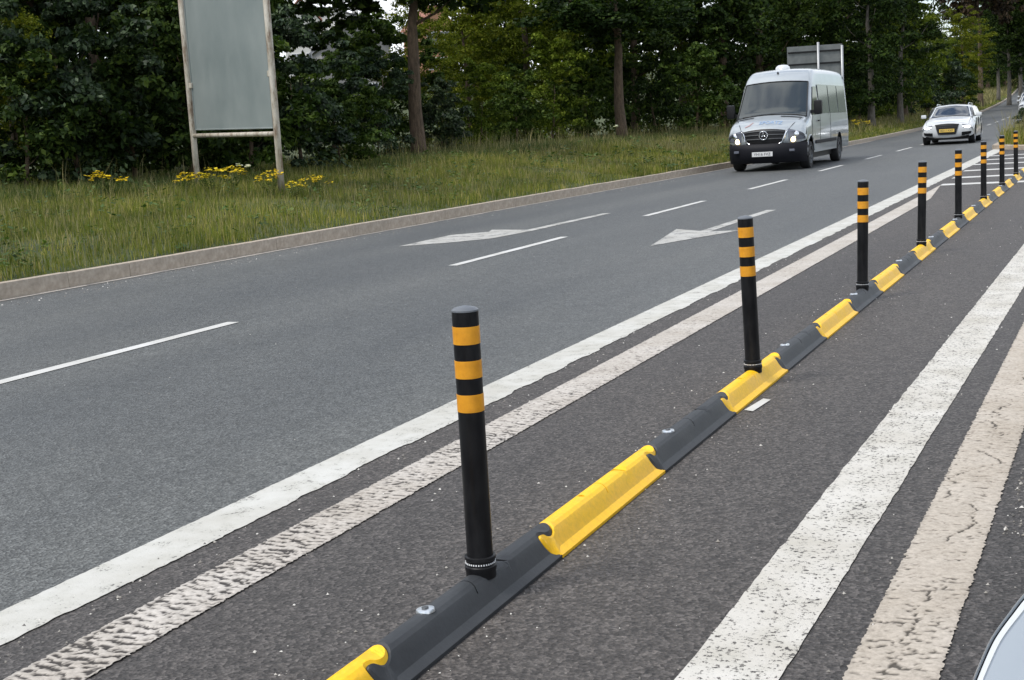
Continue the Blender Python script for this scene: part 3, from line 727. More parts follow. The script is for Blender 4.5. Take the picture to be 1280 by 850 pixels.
# --- the van
def make_van(loc, rz):
    v = empty('van', loc, rz)
    prof_ = [(.06, .62, .34), (.03, .75, .34), (.05, .95, .32), (.10, 1.05, .28), (.22, 1.14, .20), (.50, 1.26, .10), (.85, 1.37, .10), (1.02, 1.45, .10), (1.35, 1.82, .09), (1.66, 2.17, .08), (1.78, 2.29, .07), (1.98, 2.44, .06), (2.3, 2.545, .05), (2.8, 2.585, .05), (4.5, 2.60, .05), (6.2, 2.58, .05), (6.8, 2.52, .05), (6.93, 2.38, .03), (6.97, 2.0, .02), (7.0, 1.2, .02), (7.02, .4, .02)]
    def w(z):
        return .985 - .085*max(0, z-1.05) - .05*max(0, z-2.2) - .03*max(0, .75-z)
    s = Shell(prof_, w, .13, .38, [(1.02, .36, .46), (5.30, .36, .46)])
    s.body().build('body', M['van_silver'], v, smooth=True, angle=38)
    underbody(v, 1.62, .35, 6.8, .22, .62)
    kc = lambda y: next(i for i in range(s.n) if s.P[i][0] >= y)
    # bumper: bowed band with depth, wraps to the wheel arch
    zs = [(.20, -.02), (.24, .04), (.42, .10), (.55, .10), (.64, .07), (.685, .02)]
    P = []
    for z, o in zs:
        row = []
        for t in np.linspace(-1, 1, 31):
            a = abs(t); x = t*.965; y = .02-o+.36*a**2.6+(.0 if a < .93 else (a-.93)/.07*.16)
            row.append((x+math.copysign(.02 if a > .97 else 0, t), y, z))
        P.append(row)
    MB().grid(P).build('bumper', M['bumper'], v, smooth=True, angle=50)
    # strip under the headlights back to the arches
    for sg in (1, -1): MB().box((sg*.965, .62, .50), (.05, .34, .34), bev=.02).build('bumper_end', M['bumper'], v)
    k0, k1 = s.kz(.70), s.kz(1.03)
    # grille: wide trapezoid, chrome lower rim
    gw = lambda q: .40+.16*q**.7
    gr = s.patch(s.kz(.665), s.kz(1.045), lambda q: -gw(q), lambda q: gw(q), .012, 8, 14, usex=True).build('grille', M['trim'], v, smooth=True)
    for z in (.80, .90, .99):
        q = (z-.665)/.38; h = gw(q)-.03
        MB().tube([s.ptx(s.kz(z), x, .022) for x in np.linspace(-h, h, 11)], .013, 6).build('grille_bar', M['rim_dark'], gr)
    pts = [s.ptx(s.kz(1.045), -.56, .02)]+[s.ptx(s.kz(.665+.38*q), -gw(q)-.01, .02) for q in (.8, .55, .3, .1)]+[s.ptx(s.kz(.655), x, .022) for x in np.linspace(-.36, .36, 7)]+[s.ptx(s.kz(.665+.38*q), gw(q)+.01, .02) for q in (.1, .3, .55, .8)]+[s.ptx(s.kz(1.045), .56, .02)]
    MB().tube(pts, .026, 8).build('grille_rim', M['chrome'], gr, smooth=True)
    # round star emblem
    c = s.ptx(s.kz(.885), 0, .05); em = MB(); nr = 24
    em.tube([(c.x+.105*math.cos(2*math.pi*k/nr), c.y, c.z+.105*math.sin(2*math.pi*k/nr)) for k in range(nr+1)], .013, 6)
    for k in range(3):
        a = R(90+120*k); em.tube([(c.x, c.y, c.z), (c.x+.1*math.cos(a), c.y, c.z+.1*math.sin(a))], [.018, .005], 5)
    em.build('star_emblem', M['chrome'], gr, smooth=True)
    # headlights
    for sg in (-1, 1):
        x0, x1 = sg*.60, sg*.955
        hl_ = s.patch(s.kz(.70), s.kz(1.09), lambda q: x0-sg*.02*q, lambda q: x1, .010, 8, 10, usex=True).build('headlight', M['lamp_glass'], v, smooth=True)
        b = s.ptx(s.kz(.755), sg*.70, .012)
        MB().lathe([(0, .03), (.05, .022), (.065, .0)], 16, Matrix.Translation(b) @ Matrix.Rotation(R(90), 4, 'X')).build('lit_bulb', M['lamp_warm'], hl_, smooth=True)
        b = s.ptx(s.kz(.93), sg*.76, .008)
        MB().lathe([(0, .02), (.07, .015), (.085, .0)], 16, Matrix.Translation(b) @ Matrix.Rotation(R(80), 4, 'X')).build('reflector', M['chrome'], hl_, smooth=True)
        MB().box((sg*.70, .03, .50), (.13, .05, .06), bev=.015).build('fog_lamp', M['lamp_glass'], v)
    # windscreen
    ka, kb = kc(.90)+.5, kc(1.70)+.2
    ws = s.patch(ka, kb, lambda q: -.915+.02*q, lambda q: .915-.02*q, .008, 12, 16).build('windscreen', M['glass_van'], v, smooth=True)
    fr_ = MB().tube([s.pt(ka+(kb-ka)*q, -.925+.02*q, .012) for q in np.linspace(0, 1, 8)]+[s.pt(kb, t, .012) for t in np.linspace(-.9, .9, 9)]+[s.pt(kb+(ka-kb)*q, .905+.02*q, .012) for q in np.linspace(0, 1, 8)]+[s.pt(ka, t, .012) for t in np.linspace(.92, -.92, 9)], .016, 6).build('windscreen_seal', M['trim'], ws)
    for (t0, t1, kk) in ((-.05, .28, .7), (.42, .66, .9)):
        s.patch(ka+.35, ka+kk+.35, t0, t1, .014, 2, 4).build('paper_on_dash', M['paper'], ws)
    for a, b in (((-.75, .25), (.1, .6)), ((.0, .25), (.8, .6))):
        MB().tube([s.pt(ka+a[1]-.6, a[0], .03), s.pt(ka+b[1], b[0], .02)], .011, 5).build('wiper', M['trim'], ws)
    kv = kc(.74)
    for a, b in ((-.90, -.42), (.30, .86)): s.patch(kv, kv+1.0, a, b, .012, 2, 8).build('bonnet_vent', M['trim'], v)
    # bonnet crease lines
    for sg in (-1, 1):
        MB().tube([s.ptx(s.kz(1.08), sg*.60, .004), s.ptx(s.kz(1.2), sg*.68, .006), s.ptx(s.kz(1.32), sg*.80, .006)], .008, 5).build('bonnet_seam', M['trim'], v)
    # lettering on the bonnet: laid on the surface
    me = text_mesh('bonnet_lettering', 'SPORTZ', .17, .002)
    for vtx in me.vertices:
        x, yy, zz = vtx.co; kx = s.kz(1.195+yy*.55)
        p = s.ptx(kx, x*.95+.12, .008+zz); vtx.co = p
    link('bonnet_lettering', me, M['blue_ink'], v)
    MB().tube([s.ptx(s.kz(1.15), -.52, .007), s.ptx(s.kz(1.17), -.42, .007), s.ptx(s.kz(1.23), -.34, .007)], [.012, .02, .008], 5).build('bonnet_swoosh', M['red_ink'], v)
    plate(v, (-.02, -.092, .43), M['plate_white'], 'YH16 FVZ', 2)
    # side glass: cab door, then long tinted panes
    for sg in (-1, 1):
        s.side(sg, (1.35, 1.80, 2.25, 2.25, 1.34, 2.06), .006).build('door_window', M['glass_van'], v, smooth=True)
        for a, b in ((2.45, 3.85), (3.95, 5.25), (5.35, 6.65)):
            s.side(sg, (a, a, b, b, 1.36, 2.12), .006).build('side_window', M['glass_side'], v, smooth=True)
        for y in (1.28, 2.36, 3.9): MB().box((sg*(w(1.0)+.001), y, .98), (.006, .012, .80)).build('door_seam', M['trim'], v)
        MB().box((sg*(w(.6)+.008), 3.2, .64), (.03, 3.1, .09), bev=.01).build('rubbing_strip', M['bumper'], v)
        MB().box((sg*(w(1)+.02), 2.12, 1.18), (.035, .2, .035), bev=.01).build('door_handle', M['trim'], v)
        mi = MB().box((sg*1.13, 1.30, 1.52), (.21, .16, .36), bev=.05).box((sg*1.02, 1.33, 1.42), (.16, .07, .08)).build('door_mirror', M['trim'], v, smooth=True, angle=50)
        MB().tube([(sg*(w(.6)-.002), 1.02+.475*math.cos(q), .36+.475*math.sin(q)) for q in np.linspace(.15, 3.0, 16)], .022, 6).build('arch_lip', M['van_silver'], v, smooth=True)
        for y in (1.02, 5.30): wheel(v, sg*.86, y, .345, .24, M['rim_dark'], 6, sg)
    # roof vent dome and rearward details
    MB().lathe([(0, .13), (.12, .115), (.18, .07), (.20, 0)], 24, Matrix.Translation((-.05, 2.75, 2.575))).build('roof_vent', M['car_white'], v, smooth=True)
    c = s.pt(kc(1.98), -.02, .01); MB().lathe([(0, .05), (.02, .04), (.03, 0)], 10, Matrix.Translation(c)).build('roof_aerial', M['trim'], v)
    return v
van = make_van((-8.03, 31.92, .0), R(1.4))
tag(van, 'silver minibus van coming along the left lane with headlights on', 'van')

# --- cars
def make_car(name, loc, rz, paint_m, kind='estate', lit=True, plate_m=None, ptext=None, mirrors=True, wdt=.905, detail=True):
    v = empty(name, loc, rz)
    if kind == 'estate':
        prof_ = [(.08, .20, .26), (.02, .34, .27), (.0, .50, .27), (.02, .66, .26), (.09, .765, .20), (.35, .855, .10), (.80, .92, .06), (1.18, .975, .06), (1.36, 1.03, .09), (1.70, 1.22, .10), (2.02, 1.375, .08), (2.25, 1.415, .06), (2.8, 1.43, .05), (3.6, 1.40, .05), (4.1, 1.32, .05), (4.45, 1.08, .08), (4.62, .95, .12), (4.70, .72, .2), (4.70, .35, .2)]
        wb, ax = 2.81, .87
    else:
        prof_ = [(.08, .22, .24), (.02, .36, .25), (.0, .52, .25), (.03, .70, .24), (.10, .80, .19), (.35, .89, .11), (.75, .97, .06), (1.02, 1.02, .06), (1.2, 1.09, .09), (1.5, 1.27, .10), (1.8, 1.43, .08), (2.05, 1.48, .06), (2.6, 1.50, .05), (3.3, 1.47, .05), (3.7, 1.40, .05), (3.95, 1.1, .08), (4.08, .95, .12), (4.12, .7, .2), (4.12, .35, .2)]
        wb, ax = 2.55, .80
    belt = .93 if kind == 'estate' else 1.0
    top = 1.43 if kind == 'estate' else 1.5
    def w(z):
        if z < .55: return wdt-.02*(.55-z)
        if z < belt: return wdt-.05*((z-.55)/(belt-.55))**2
        return wdt-.05-.19*((z-belt)/(top-belt))
    s = Shell(prof_, w, .12, .24, [(ax, .31, .37), (ax+wb, .31, .37)])
    s.body().build('body', paint_m, v, smooth=True, angle=40)
    underbody(v, 1.45, .3, 4.4 if kind == 'estate' else 3.9, .17, .5)
    kc = lambda y: next(i for i in range(s.n) if s.P[i][0] >= y)
    yc, yr = (1.26, 2.0) if kind == 'estate' else (1.1, 1.78)
    ka, kb = kc(yc)+.3, kc(yr)-.1
    s.patch(ka, kb, lambda q: -.93+.01*q, lambda q: .93-.01*q, .006, 10, 14).build('windscreen', M['glass'], v, smooth=True)
    MB().tube([s.pt(ka, t, .01) for t in np.linspace(-.93, .93, 11)], .014, 5).build('wiper_cowl', M['trim'], v)
    # bonnet panel with shut lines
    kb0 = s.kz(.80 if kind == 'estate' else .85)
    bon = s.patch(kb0, ka-.6, lambda q: -.82-.05*q, lambda q: .82+.05*q, .005, 12, 16).build('bonnet', paint_m, v, smooth=True)
    for sg in (-1, 1): MB().tube([s.pt(kb0+(ka-.6-kb0)*q, sg*(.835+.05*q), .001) for q in np.linspace(0, 1, 10)], .006, 5).build('bonnet_seam', M['trim'], bon)
    # grille, side intakes, lamps
    g0, g1 = (.36, .735) if kind == 'estate' else (.42, .66)
    gwf = (lambda q: .30+.11*q) if kind == 'estate' else (lambda q: .46+.04*q)
    gr = s.patch(s.kz(g0), s.kz(g1), lambda q: -gwf(q), lambda q: gwf(q), .010, 8, 10, usex=True).build('grille', M['trim'], v, smooth=True)
    pts = [s.ptx(s.kz(g0+(g1-g0)*q), -gwf(q), .012) for q in (1, .7, .4, .1, 0)]+[s.ptx(s.kz(g0), x, .012) for x in (-.15, 0, .15)]+[s.ptx(s.kz(g0+(g1-g0)*q), gwf(q), .012) for q in (0, .1, .4, .7, 1)]+[s.ptx(s.kz(g1), x, .012) for x in (.2, 0, -.2, -gwf(1))]
    MB().tube(pts, .012, 6).build('grille_rim', M['rim_dark'] if kind == 'estate' else M['chrome'], gr)
    if detail:
        for z in np.linspace(g0+.05, g1-.05, 5): MB().tube([s.ptx(s.kz(z), x, .014) for x in np.linspace(-gwf((z-g0)/(g1-g0))+.02, gwf((z-g0)/(g1-g0))-.02, 7)], .006, 4).build('grille_bar', M['rim_dark'], gr)
    for sg in (-1, 1):
        s.patch(s.kz(.27), s.kz(.42), lambda q: sg*.50, lambda q: sg*(.80+.02*q), .010, 4, 6, usex=True).build('air_intake', M['trim'], v, smooth=True)
        z0, z1 = (.60, .755) if kind == 'estate' else (.66, .83)
        h = s.patch(s.kz(z0), s.kz(z1), lambda q: sg*(.54-.03*q), lambda q: sg*(.85-.03*q), .010, 6, 8, usex=True).build('headlight', M['lamp_glass'], v, smooth=True)
        if lit:
            MB().tube([s.ptx(s.kz(z0+.06), sg*.54, .014), s.ptx(s.kz(z0+.03), sg*.62, .014), s.ptx(s.kz(z0+.03), sg*.72, .014), s.ptx(s.kz(z0+.07), sg*.80, .014)], [.014, .026, .028, .018], 6).build('daytime_lamp', M['lamp_white'], h, smooth=True)
        # side glass
        if kind == 'estate':
            panes = ((1.50, 2.05, 2.45, 2.42, .98, 1.335), (2.53, 2.50, 3.35, 3.30, .98, 1.335), (3.43, 3.40, 4.15, 3.75, .98, 1.30))
        else: panes = ((1.40, 1.85, 2.30, 2.28, 1.05, 1.40), (2.38, 2.36, 3.2, 3.1, 1.05, 1.40), (3.28, 3.2, 3.7, 3.5, 1.05, 1.36))
        for p in panes: s.side(sg, p, .006).build('side_window', M['glass'], v, smooth=True)
        for y in (1.42, 2.49, 3.4): MB().box((sg*(w(.7)-.008), y-.02, .66), (.03, .008, .5)).build('door_seam', M['trim'], v)
        if mirrors:
            my = 1.62 if kind == 'estate' else 1.45
            m_ = MB().box((sg*(wdt+.07), my, belt+.09), (.19, .12, .13), bev=.035).build('door_mirror', paint_m, v, smooth=True, angle=50)
            MB().box((sg*(wdt+.0), my+.01, belt+.045), (.12, .06, .04)).build('mirror_arm', M['trim'], m_)
        for y in (ax, ax+wb): wheel(v, sg*(wdt-.12), y, .32, .22, M['rim'], 5 if kind != 'estate' else 7, sg)
        if kind == 'estate': MB().tube([(sg*.55, 2.15, 1.40), (sg*.56, 2.3, 1.455), (sg*.57, 3.7, 1.425), (sg*.56, 3.9, 1.36)], .014, 6).build('roof_rail', M['chrome'], v)
    MB().tube([s.ptx(s.kz(.225), x, .012) for x in np.linspace(-.74, .74, 13)], .03, 6).build('front_lip', M['trim'], v)
    if kind == 'estate':
        ksr = kc(2.2); s.patch(ksr, ksr+5, -.80, .80, .012, 6, 10).build('sunroof', M['glass'], v, smooth=True)
    if plate_m: plate(v, (0, -.035, .50 if kind == 'estate' else .36), plate_m, ptext, 4)
    return v
NEARX, NEARY = 1.08, 2.15
audi = make_car('car', (-5.58, 48.75, float(zr(49))), R(1), M['car_white'], 'estate', True, M['plate_yellow'], 'BD11 KXP')
tag(audi, 'white estate car with bright daytime lamps following the van', 'car')
fa = make_car('car', (-8.0, 137, float(zr(137))), R(2), M['car_white'], 'hatch', False, detail=False)
tag(fa, 'distant white car at the right edge, farther of the two up the road', 'car')
fb = copy_tree(fa); fb.location = (-6.28, 110, float(zr(110)))
tag(fb, 'distant white car at the right edge, nearer of the two up the road', 'car')
near = make_car('parked_car', (NEARX, NEARY, .0), 0, M['car_silver'], 'hatch', False, mirrors=False, wdt=.86)
tag(near, 'pale silver car at the bottom right corner with only its door mirror in view', 'car')
# its door mirror: rounded glass in a painted shell, just outside the near-side window
MD = .75
def mirror_pt(px, py, dep=0.0):
    d = FWD + RGT*((px-640)/F_PX) - UPV*((py-425)/F_PX)
    c0 = FWD + RGT*((1400-640)/F_PX) - UPV*((815-425)/F_PX)
    return Vector((0, 0, CAM_H)) + d*MD*(c0.dot(FWD_M)/d.dot(FWD_M)) + FWD_M*dep
FWD_M = (FWD + RGT*.25 - UPV*.52).normalized()
ctr_px = [(1216, 850), (1225, 827), (1236, 802), (1247, 784), (1261, 765), (1279, 742), (1310, 712), (1360, 688), (1440, 680), (1540, 690), (1590, 730), (1595, 820), (1570, 900), (1490, 940), (1340, 945), (1250, 930), (1217, 895)]
loop = catmull(ctr_px+[ctr_px[0]], 3)[:-1]; mc = Vector((1400, 815, 0))
def mring(sc_px, dep):
    out_ = []
    for p in loop:
        v_ = p-mc; L_ = v_.length; q = mc+v_*((L_-sc_px)/L_); out_.append(mirror_pt(q.x, q.y, dep)-near.location)
    return out_
def rings_mesh(rs, cap):
    mb = MB(); V = [[mb.bm.verts.new(p) for p in r] for r in rs]; n = len(loop)
    for A_, B_ in zip(V, V[1:]):
        for k in range(n): mb.bm.faces.new((A_[k], A_[(k+1) % n], B_[(k+1) % n], B_[k]))
    if cap: mb.bm.faces.new(V[-1])
    return mb
shell = rings_mesh([mring(4.2, .003), mring(1.2, .0), mring(0, .003), mring(0, .03), mring(22, .06), mring(70, .085), mring(110, .09)], True).build('door_mirror', M['car_silver'], near, smooth=True, angle=60)
rings_mesh([mring(4.2, .003), mring(4.5, .006), mring(5.6, .006)], False).build('mirror_gap', M['trim'], shell)
rings_mesh([mring(5.6, .006), mring(6.2, .0008), mring(13.5, .001), mring(15, .003)], False).build('mirror_surround', M['pale_trim'], shell, smooth=True, angle=50)
rings_mesh([mring(14.6, .0027), mring(60, .0028)], True).build('mirror_glass', M['mirror'], shell)
pm = mirror_pt(1500, 900, .04)-near.location
MB().tube([pm, pm+Vector((.12, .03, -.03)), Vector((-.80, pm.y+.06, pm.z-.05))], [.03, .025, .03], 8).build('mirror_arm', M['trim'], shell, smooth=True)

# ------------------------------------------------------------------ houses behind the trees
def house(loc, rz, w_, d_, h_, rh, wallm, roofm, label, nw):
    t = empty('house', loc, rz); tag(t, label, 'house')
    MB().box((0, 0, h_/2-2), (w_, d_, h_+4)).poly([(-w_/2, -d_/2, h_), (w_/2, -d_/2, h_), (0, -d_/2, h_+rh)], d_, Vector((0, 1, 0))).build('wall', wallm, t)
    rf = MB()
    for sg in (-1, 1): rf.poly([(sg*(w_/2+.3), -d_/2-.3, h_-.12), (sg*(w_/2+.3), d_/2+.3, h_-.12), (0, d_/2+.3, h_+rh+.12), (0, -d_/2-.3, h_+rh+.12)], .18, Vector((0, 0, 1)))
    r_ = rf.build('roof', roofm, t)
    MB().box((w_*.2, 0, h_+rh*.9), (.7, .7, 1.6)).build('chimney', wallm, r_)
    for k in range(nw):
        for z in (h_-1.4, h_-4.2):
            x = (k-(nw-1)/2)*w_/(nw+.4)
            f = MB().box((x, -d_/2-.02, z), (1.2, .1, 1.4)).build('window', M['wframe'], t)
            for sx in (-.29, .29): MB().box((x+sx, -d_/2-.075, z), (.5, .03, 1.24)).build('pane', M['wglass'], f)
    return t
def facing(X, Y): return math.atan2(Y, X)-math.pi/2
for (px, D, zb, a, args) in [
    (446, 130, 6.3, .15, (6.5, 8, 4.2, 2.5, M['stone'], M['slate'], 'grey gabled house glimpsed between the trees', 2)),
    (434, 172, 8.0, -.2, (12, 8, 8.2, 2.2, M['render'], M['slate'], 'pale rendered house behind the grey gable', 5)),
    (543, 150, 8.0, .3, (3.4, 8, 5.8, 2.0, M['brick'], M['tile'], 'orange brick house glimpsed right of the first tree trunk', 2)),
    (390, 150, 8.0, 0, (4, 8, 7.0, 2.2, M['render'], M['tile'], 'white house corner glimpsed right of the grey board', 2))]:
    X, Y, Z = at(px, D); house((X, Y, zb), facing(X, Y)+a, *args)

# ------------------------------------------------------------------ trees
def leaf_cloud(seed, spec, n, size, droop=.12):
    """spec: list of (cx,cy,cz,rx,rz,weight) ellipsoid masses -> array of leaf quads gathered in clumps"""
    r = np.random.default_rng(seed)
    wts = np.array([q[5] for q in spec], float); wts /= wts.sum()
    ncl = max(30, n//110)
    which = r.choice(len(spec), ncl, p=wts)
    sp = np.array([q[:5] for q in spec], float)[which]
    u = r.standard_normal((ncl, 3)); u /= np.linalg.norm(u, axis=1)[:, None]
    rad = r.random(ncl)**.42
    cen = sp[:, :3]+u*rad[:, None]*np.stack([sp[:, 3], sp[:, 3], sp[:, 4]], 1)
    cr_ = (.30+.55*r.random(ncl)**1.3)*np.clip(sp[:, 3]/2.2, .28, 1.3)
    ci = r.integers(0, ncl, n)
    v = r.standard_normal((n, 3)); v /= np.linalg.norm(v, axis=1)[:, None]
    v[:, 2] = np.abs(v[:, 2])*.9-.25*r.random(n)
    pos = cen[ci]+v*(cr_[ci]*(.55+.5*r.random(n)))[:, None]*np.array([1.05, 1.05, .95])
    ok = pos[:, 2] > .02; pos = pos[ok]; v = v[ok]; m = len(pos)
    nrm = v*.7+r.standard_normal((m, 3))*.55+np.array([0, 0, .35]); nrm /= np.linalg.norm(nrm, axis=1)[:, None]
    a = np.cross(nrm, r.standard_normal((m, 3))); a /= np.linalg.norm(a, axis=1)[:, None]+1e-9; a[:, 2] -= droop; a /= np.linalg.norm(a, axis=1)[:, None]
    b = np.cross(nrm, a); b /= np.linalg.norm(b, axis=1)[:, None]+1e-9
    s_ = size*(.55+.9*r.random(m))[:, None]
    V = np.stack([pos-a*s_*.6, pos+b*s_*.34+nrm*s_*.06, pos+a*s_*.6, pos-b*s_*.34+nrm*s_*.06], 1).reshape(-1, 3)
    o = np.arange(m)[:, None]*4
    F = np.concatenate([o+np.array([[0, 1, 2]]), o+np.array([[0, 2, 3]])])
    me = mesh_np('crown', V, F)
    return me
def trunk_mesh(seed, h, r0, bare, spread, n=6, lean=.3):
    r = random.Random(seed); mb = MB()
    ax = [Vector((lean*(q**1.5)*r.uniform(.6, 1.2)+r.uniform(-.04, .04), r.uniform(-.05, .05), h*q)) for q in (0, .06, .2, .35, .5, .65, .8, .95)]; ax[0].z = -.3
    rr = [r0*1.45, r0*1.1, r0*.92, r0*.82, r0*.68, r0*.5, r0*.33, r0*.12]
    mb.tube(ax, rr, 10)
    for k in range(n):
        q = bare+(.92-bare)*(k+.5)/n; i = min(6, int(q/.15)); z = h*q
        base = min(ax, key=lambda p: abs(p.z-z)).copy(); base.z = z
        a = k*2.4+r.uniform(-.4, .4); L_ = spread*r.uniform(.5, 1)*(1-.5*q)
        d = Vector((math.cos(a), math.sin(a), .55))
        mb.tube([base, base+d*L_*.35, base+d*L_*.7+Vector((0, 0, .12*L_)), base+d*L_+Vector((0, 0, .35*L_))], [r0*.36*(1-q*.5), r0*.26*(1-q*.5), r0*.16*(1-q*.5), r0*.05], 6)
    return mb.mesh('trunk', True)
BUSHY = [(0, 0, 1.6, 2.0, 1.7, 2), (.3, .2, 4.2, 2.5, 2.4, 4), (-.5, 0, 7.2, 2.3, 2.4, 4), (.4, -.3, 9.6, 1.6, 1.8, 2), (1.5, .8, 5.5, 1.4, 1.4, 1.2), (-1.6, -.6, 5.0, 1.3, 1.5, 1.2)]
BUSHY2 = [(0, 0, 1.3, 2.3, 1.4, 2.2), (-1.2, .3, 3.6, 1.7, 1.8, 2), (1.2, -.2, 4.2, 1.7, 2.0, 2), (0, 0, 6.6, 2.3, 2.1, 3), (-.7, .3, 9.0, 1.7, 1.9, 2), (1.1, 0, 8.4, 1.2, 1.6, 1)]
HIGH = [(0, 0, 6.6, 2.9, 1.9, 3), (-1.6, .4, 5.6, 1.8, 1.0, 1.3), (1.7, -.3, 5.8, 1.7, 1.1, 1.3), (.2, 0, 8.6, 2.3, 1.9, 2.4), (0, 1.4, 6.0, 1.6, 1.2, 1), (0, -1.5, 5.9, 1.5, 1.1, 1)]
SHRUB = [(0, 0, .9, 1.4, .9, 2), (.7, .2, 1.6, .9, .8, 1), (-.7, 0, 1.7, .9, .9, 1), (0, -.1, 2.4, .8, .7, 1)]
SHRUB2 = [(0, 0, 1.0, 1.3, 1.0, 2), (-.5, .3, 2.2, .9, 1.0, 1.2), (.6, 0, 2.6, .8, .9, 1), (.1, 0, 3.4, .6, .7, .7)]
CM = {'bushy': leaf_cloud(1, BUSHY, 20000, .17), 'bushy2': leaf_cloud(2, BUSHY2, 20000, .15), 'bushy3': leaf_cloud(5, BUSHY, 24000, .12),
      'high': leaf_cloud(3, HIGH, 15000, .17), 'high2': leaf_cloud(8, HIGH, 16000, .15), 'shrub': leaf_cloud(4, SHRUB, 9000, .105), 'shrub2': leaf_cloud(6, SHRUB2, 11000, .09)}
for k in CM: CM[k].materials.append(M['leaf_dark'])
TM = {'bushy': trunk_mesh(1, 9.5, .20, .22, 2.6), 'high': trunk_mesh(2, 8.8, .19, .47, 2.6), 'high2': trunk_mesh(12, 8.8, .17, .47, 2.6, lean=-.15), 'shrub': trunk_mesh(3, 2.2, .05, .2, 1.0, 5)}
for k in TM: TM[k].materials.append(M['bark'])
def plant(name, cm, tm, px, D, sc, lm, label, cat, group=None, rz=None, sz=None, bark=None, pos=None, sink=0.0):
    X, Y, Z = at(px, D) if pos is None else (*pos, float(gz(*pos)))
    o = empty(name, (X, Y, Z-sink), random.uniform(0, 6.28) if rz is None else rz); o.scale = (sc, sc, (sz or sc))
    tag(o, label, cat, group)
    c = link('crown', CM[cm], None, o); c.material_slots[0].link = 'OBJECT'; c.material_slots[0].material = M[lm]
    t = link('trunk', TM[tm], None, o)
    if bark: t.material_slots[0].link = 'OBJECT'; t.material_slots[0].material = M[bark]
    return o
HUE = {'leaf_dark': 'dark', 'leaf_mid': 'mid green', 'leaf_blue': 'blue-green', 'leaf_olive': 'olive green', 'leaf_lime': 'yellow-green'}
def where(px):
    for lim, t in ((0, 'beyond the left edge'), (80, 'at the left edge'), (150, 'well left of the grey board'), (215, 'just left of the grey board'), (350, 'behind the grey board'), (400, 'just right of the grey board'), (500, 'between the grey board and the first bare trunk'), (575, 'behind the first bare trunk'), (630, 'just right of the first bare trunk'), (700, 'midway between the two bare trunks'), (760, 'just left of the second bare trunk'), (830, 'behind the second bare trunk'), (885, 'between the second bare trunk and the van'), (925, 'just left of the van'), (1010, 'behind the van'), (1070, 'behind the far road sign'), (1105, 'between the far road sign and the white car'), (1145, 'just left of the white estate car'), (1180, 'above the white estate car')):
        if px < lim: return t
    return 'beyond the white estate car'
used = set()
def wood_label(kind, px, lm, row):
    return f'{HUE[lm]} {row} {kind} {where(px)}'
# the two verge trees with bare trunks
plant('tree', 'high', 'high', 521, 37.5, 1.12, 'leaf_dark', 'broadleaf tree with bare brown trunk right of the grey board', 'tree', rz=.3, sz=.86)
plant('tree', 'high2', 'high2', 776, 53, 1.3, 'leaf_dark', 'broadleaf tree with bare brown trunk left of the van', 'tree', rz=2.2, sz=.86)
wood = 'trees of the wood behind the verge'
# dense hedge behind the left part of the verge
for (px, D, sc, lm, cm, lab) in [
    (-95, 31, .85, 'leaf_dark', 'bushy', None), (-20, 33, .95, 'leaf_olive', 'bushy2', None), (60, 36, .95, 'leaf_blue', 'bushy', None),
    (135, 34, .9, 'leaf_dark', 'bushy2', None), (205, 37, 1.0, 'leaf_olive', 'bushy', None), (285, 36, .95, 'leaf_dark', 'bushy2', None), (322, 38, .85, 'leaf_mid', 'bushy', None),
    (600, 58, .9, 'leaf_lime', 'bushy3', None), (665, 60, 1.0, 'leaf_lime', 'bushy2', None), (725, 64, 1.05, 'leaf_olive', 'bushy', None), (795, 66, 1.1, 'leaf_dark', 'bushy2', None),
    (855, 70, 1.1, 'leaf_olive', 'bushy3', None), (905, 66, 1.1, 'leaf_dark', 'bushy', None), (950, 72, 1.2, 'leaf_dark', 'bushy2', None), (1000, 78, 1.2, 'leaf_mid', 'bushy', None),
    (1050, 84, 1.25, 'leaf_dark', 'bushy3', None), (1090, 92, 1.25, 'leaf_olive', 'bushy2', None), (1130, 98, 1.25, 'leaf_olive', 'bushy', None), (1160, 108, .72, 'leaf_olive', 'bushy3', None),
    (620, 75, 1.1, 'leaf_dark', 'bushy', None), (700, 80, 1.3, 'leaf_dark', 'bushy3', None), (780, 85, 1.3, 'leaf_dark', 'bushy', None), (870, 90, 1.4, 'leaf_dark', 'bushy2', None), (960, 98, 1.4, 'leaf_dark', 'bushy', None), (1040, 110, 1.5, 'leaf_dark', 'bushy2', None), (1110, 125, 1.4, 'leaf_dark', 'bushy', None),
    (-60, 45, 1.2, 'leaf_dark', 'bushy3', None), (60, 48, 1.2, 'leaf_dark', 'bushy', None), (170, 50, 1.2, 'leaf_dark', 'bushy2', None), (240, 52, 1.15, 'leaf_dark', 'bushy', None), (310, 56, 1.0, 'leaf_mid', 'bushy3', None)]:
    plant('tree', cm, 'bushy', px, D, sc, lm, wood_label('tree', px, lm, 'tall back-row' if (D > 73 and px < 1000) or D > 109 or (D > 44 and px < 400) else 'leafy front-row'), 'tree', wood)
plant('tree', 'bushy3', 'bushy', 22, 28.2, .42, 'leaf_lime', 'yellow-green bushy tree at the left edge in front of the dark wood', 'tree', sz=.40)
plant('tree', 'bushy3', 'bushy', 528, 45, .58, 'leaf_lime', 'yellow-green bushy tree behind the first bare trunk', 'tree', sz=.56)
plant('tree', 'bushy2', 'bushy', 590, 52, .62, 'leaf_lime', 'lime green bushy tree right of the first bare trunk', 'tree', sz=.62)
plant('tree', 'bushy3', 'bushy', 1205, 128, .95, 'leaf_lime', 'yellow-green tree up the road above the white estate car', 'tree', sz=.85)
plant('tree', 'high', 'high', 1226, 140, 1.3, 'leaf_purple', 'purple-leaved tree high above the far bend', 'tree', sz=1.75)
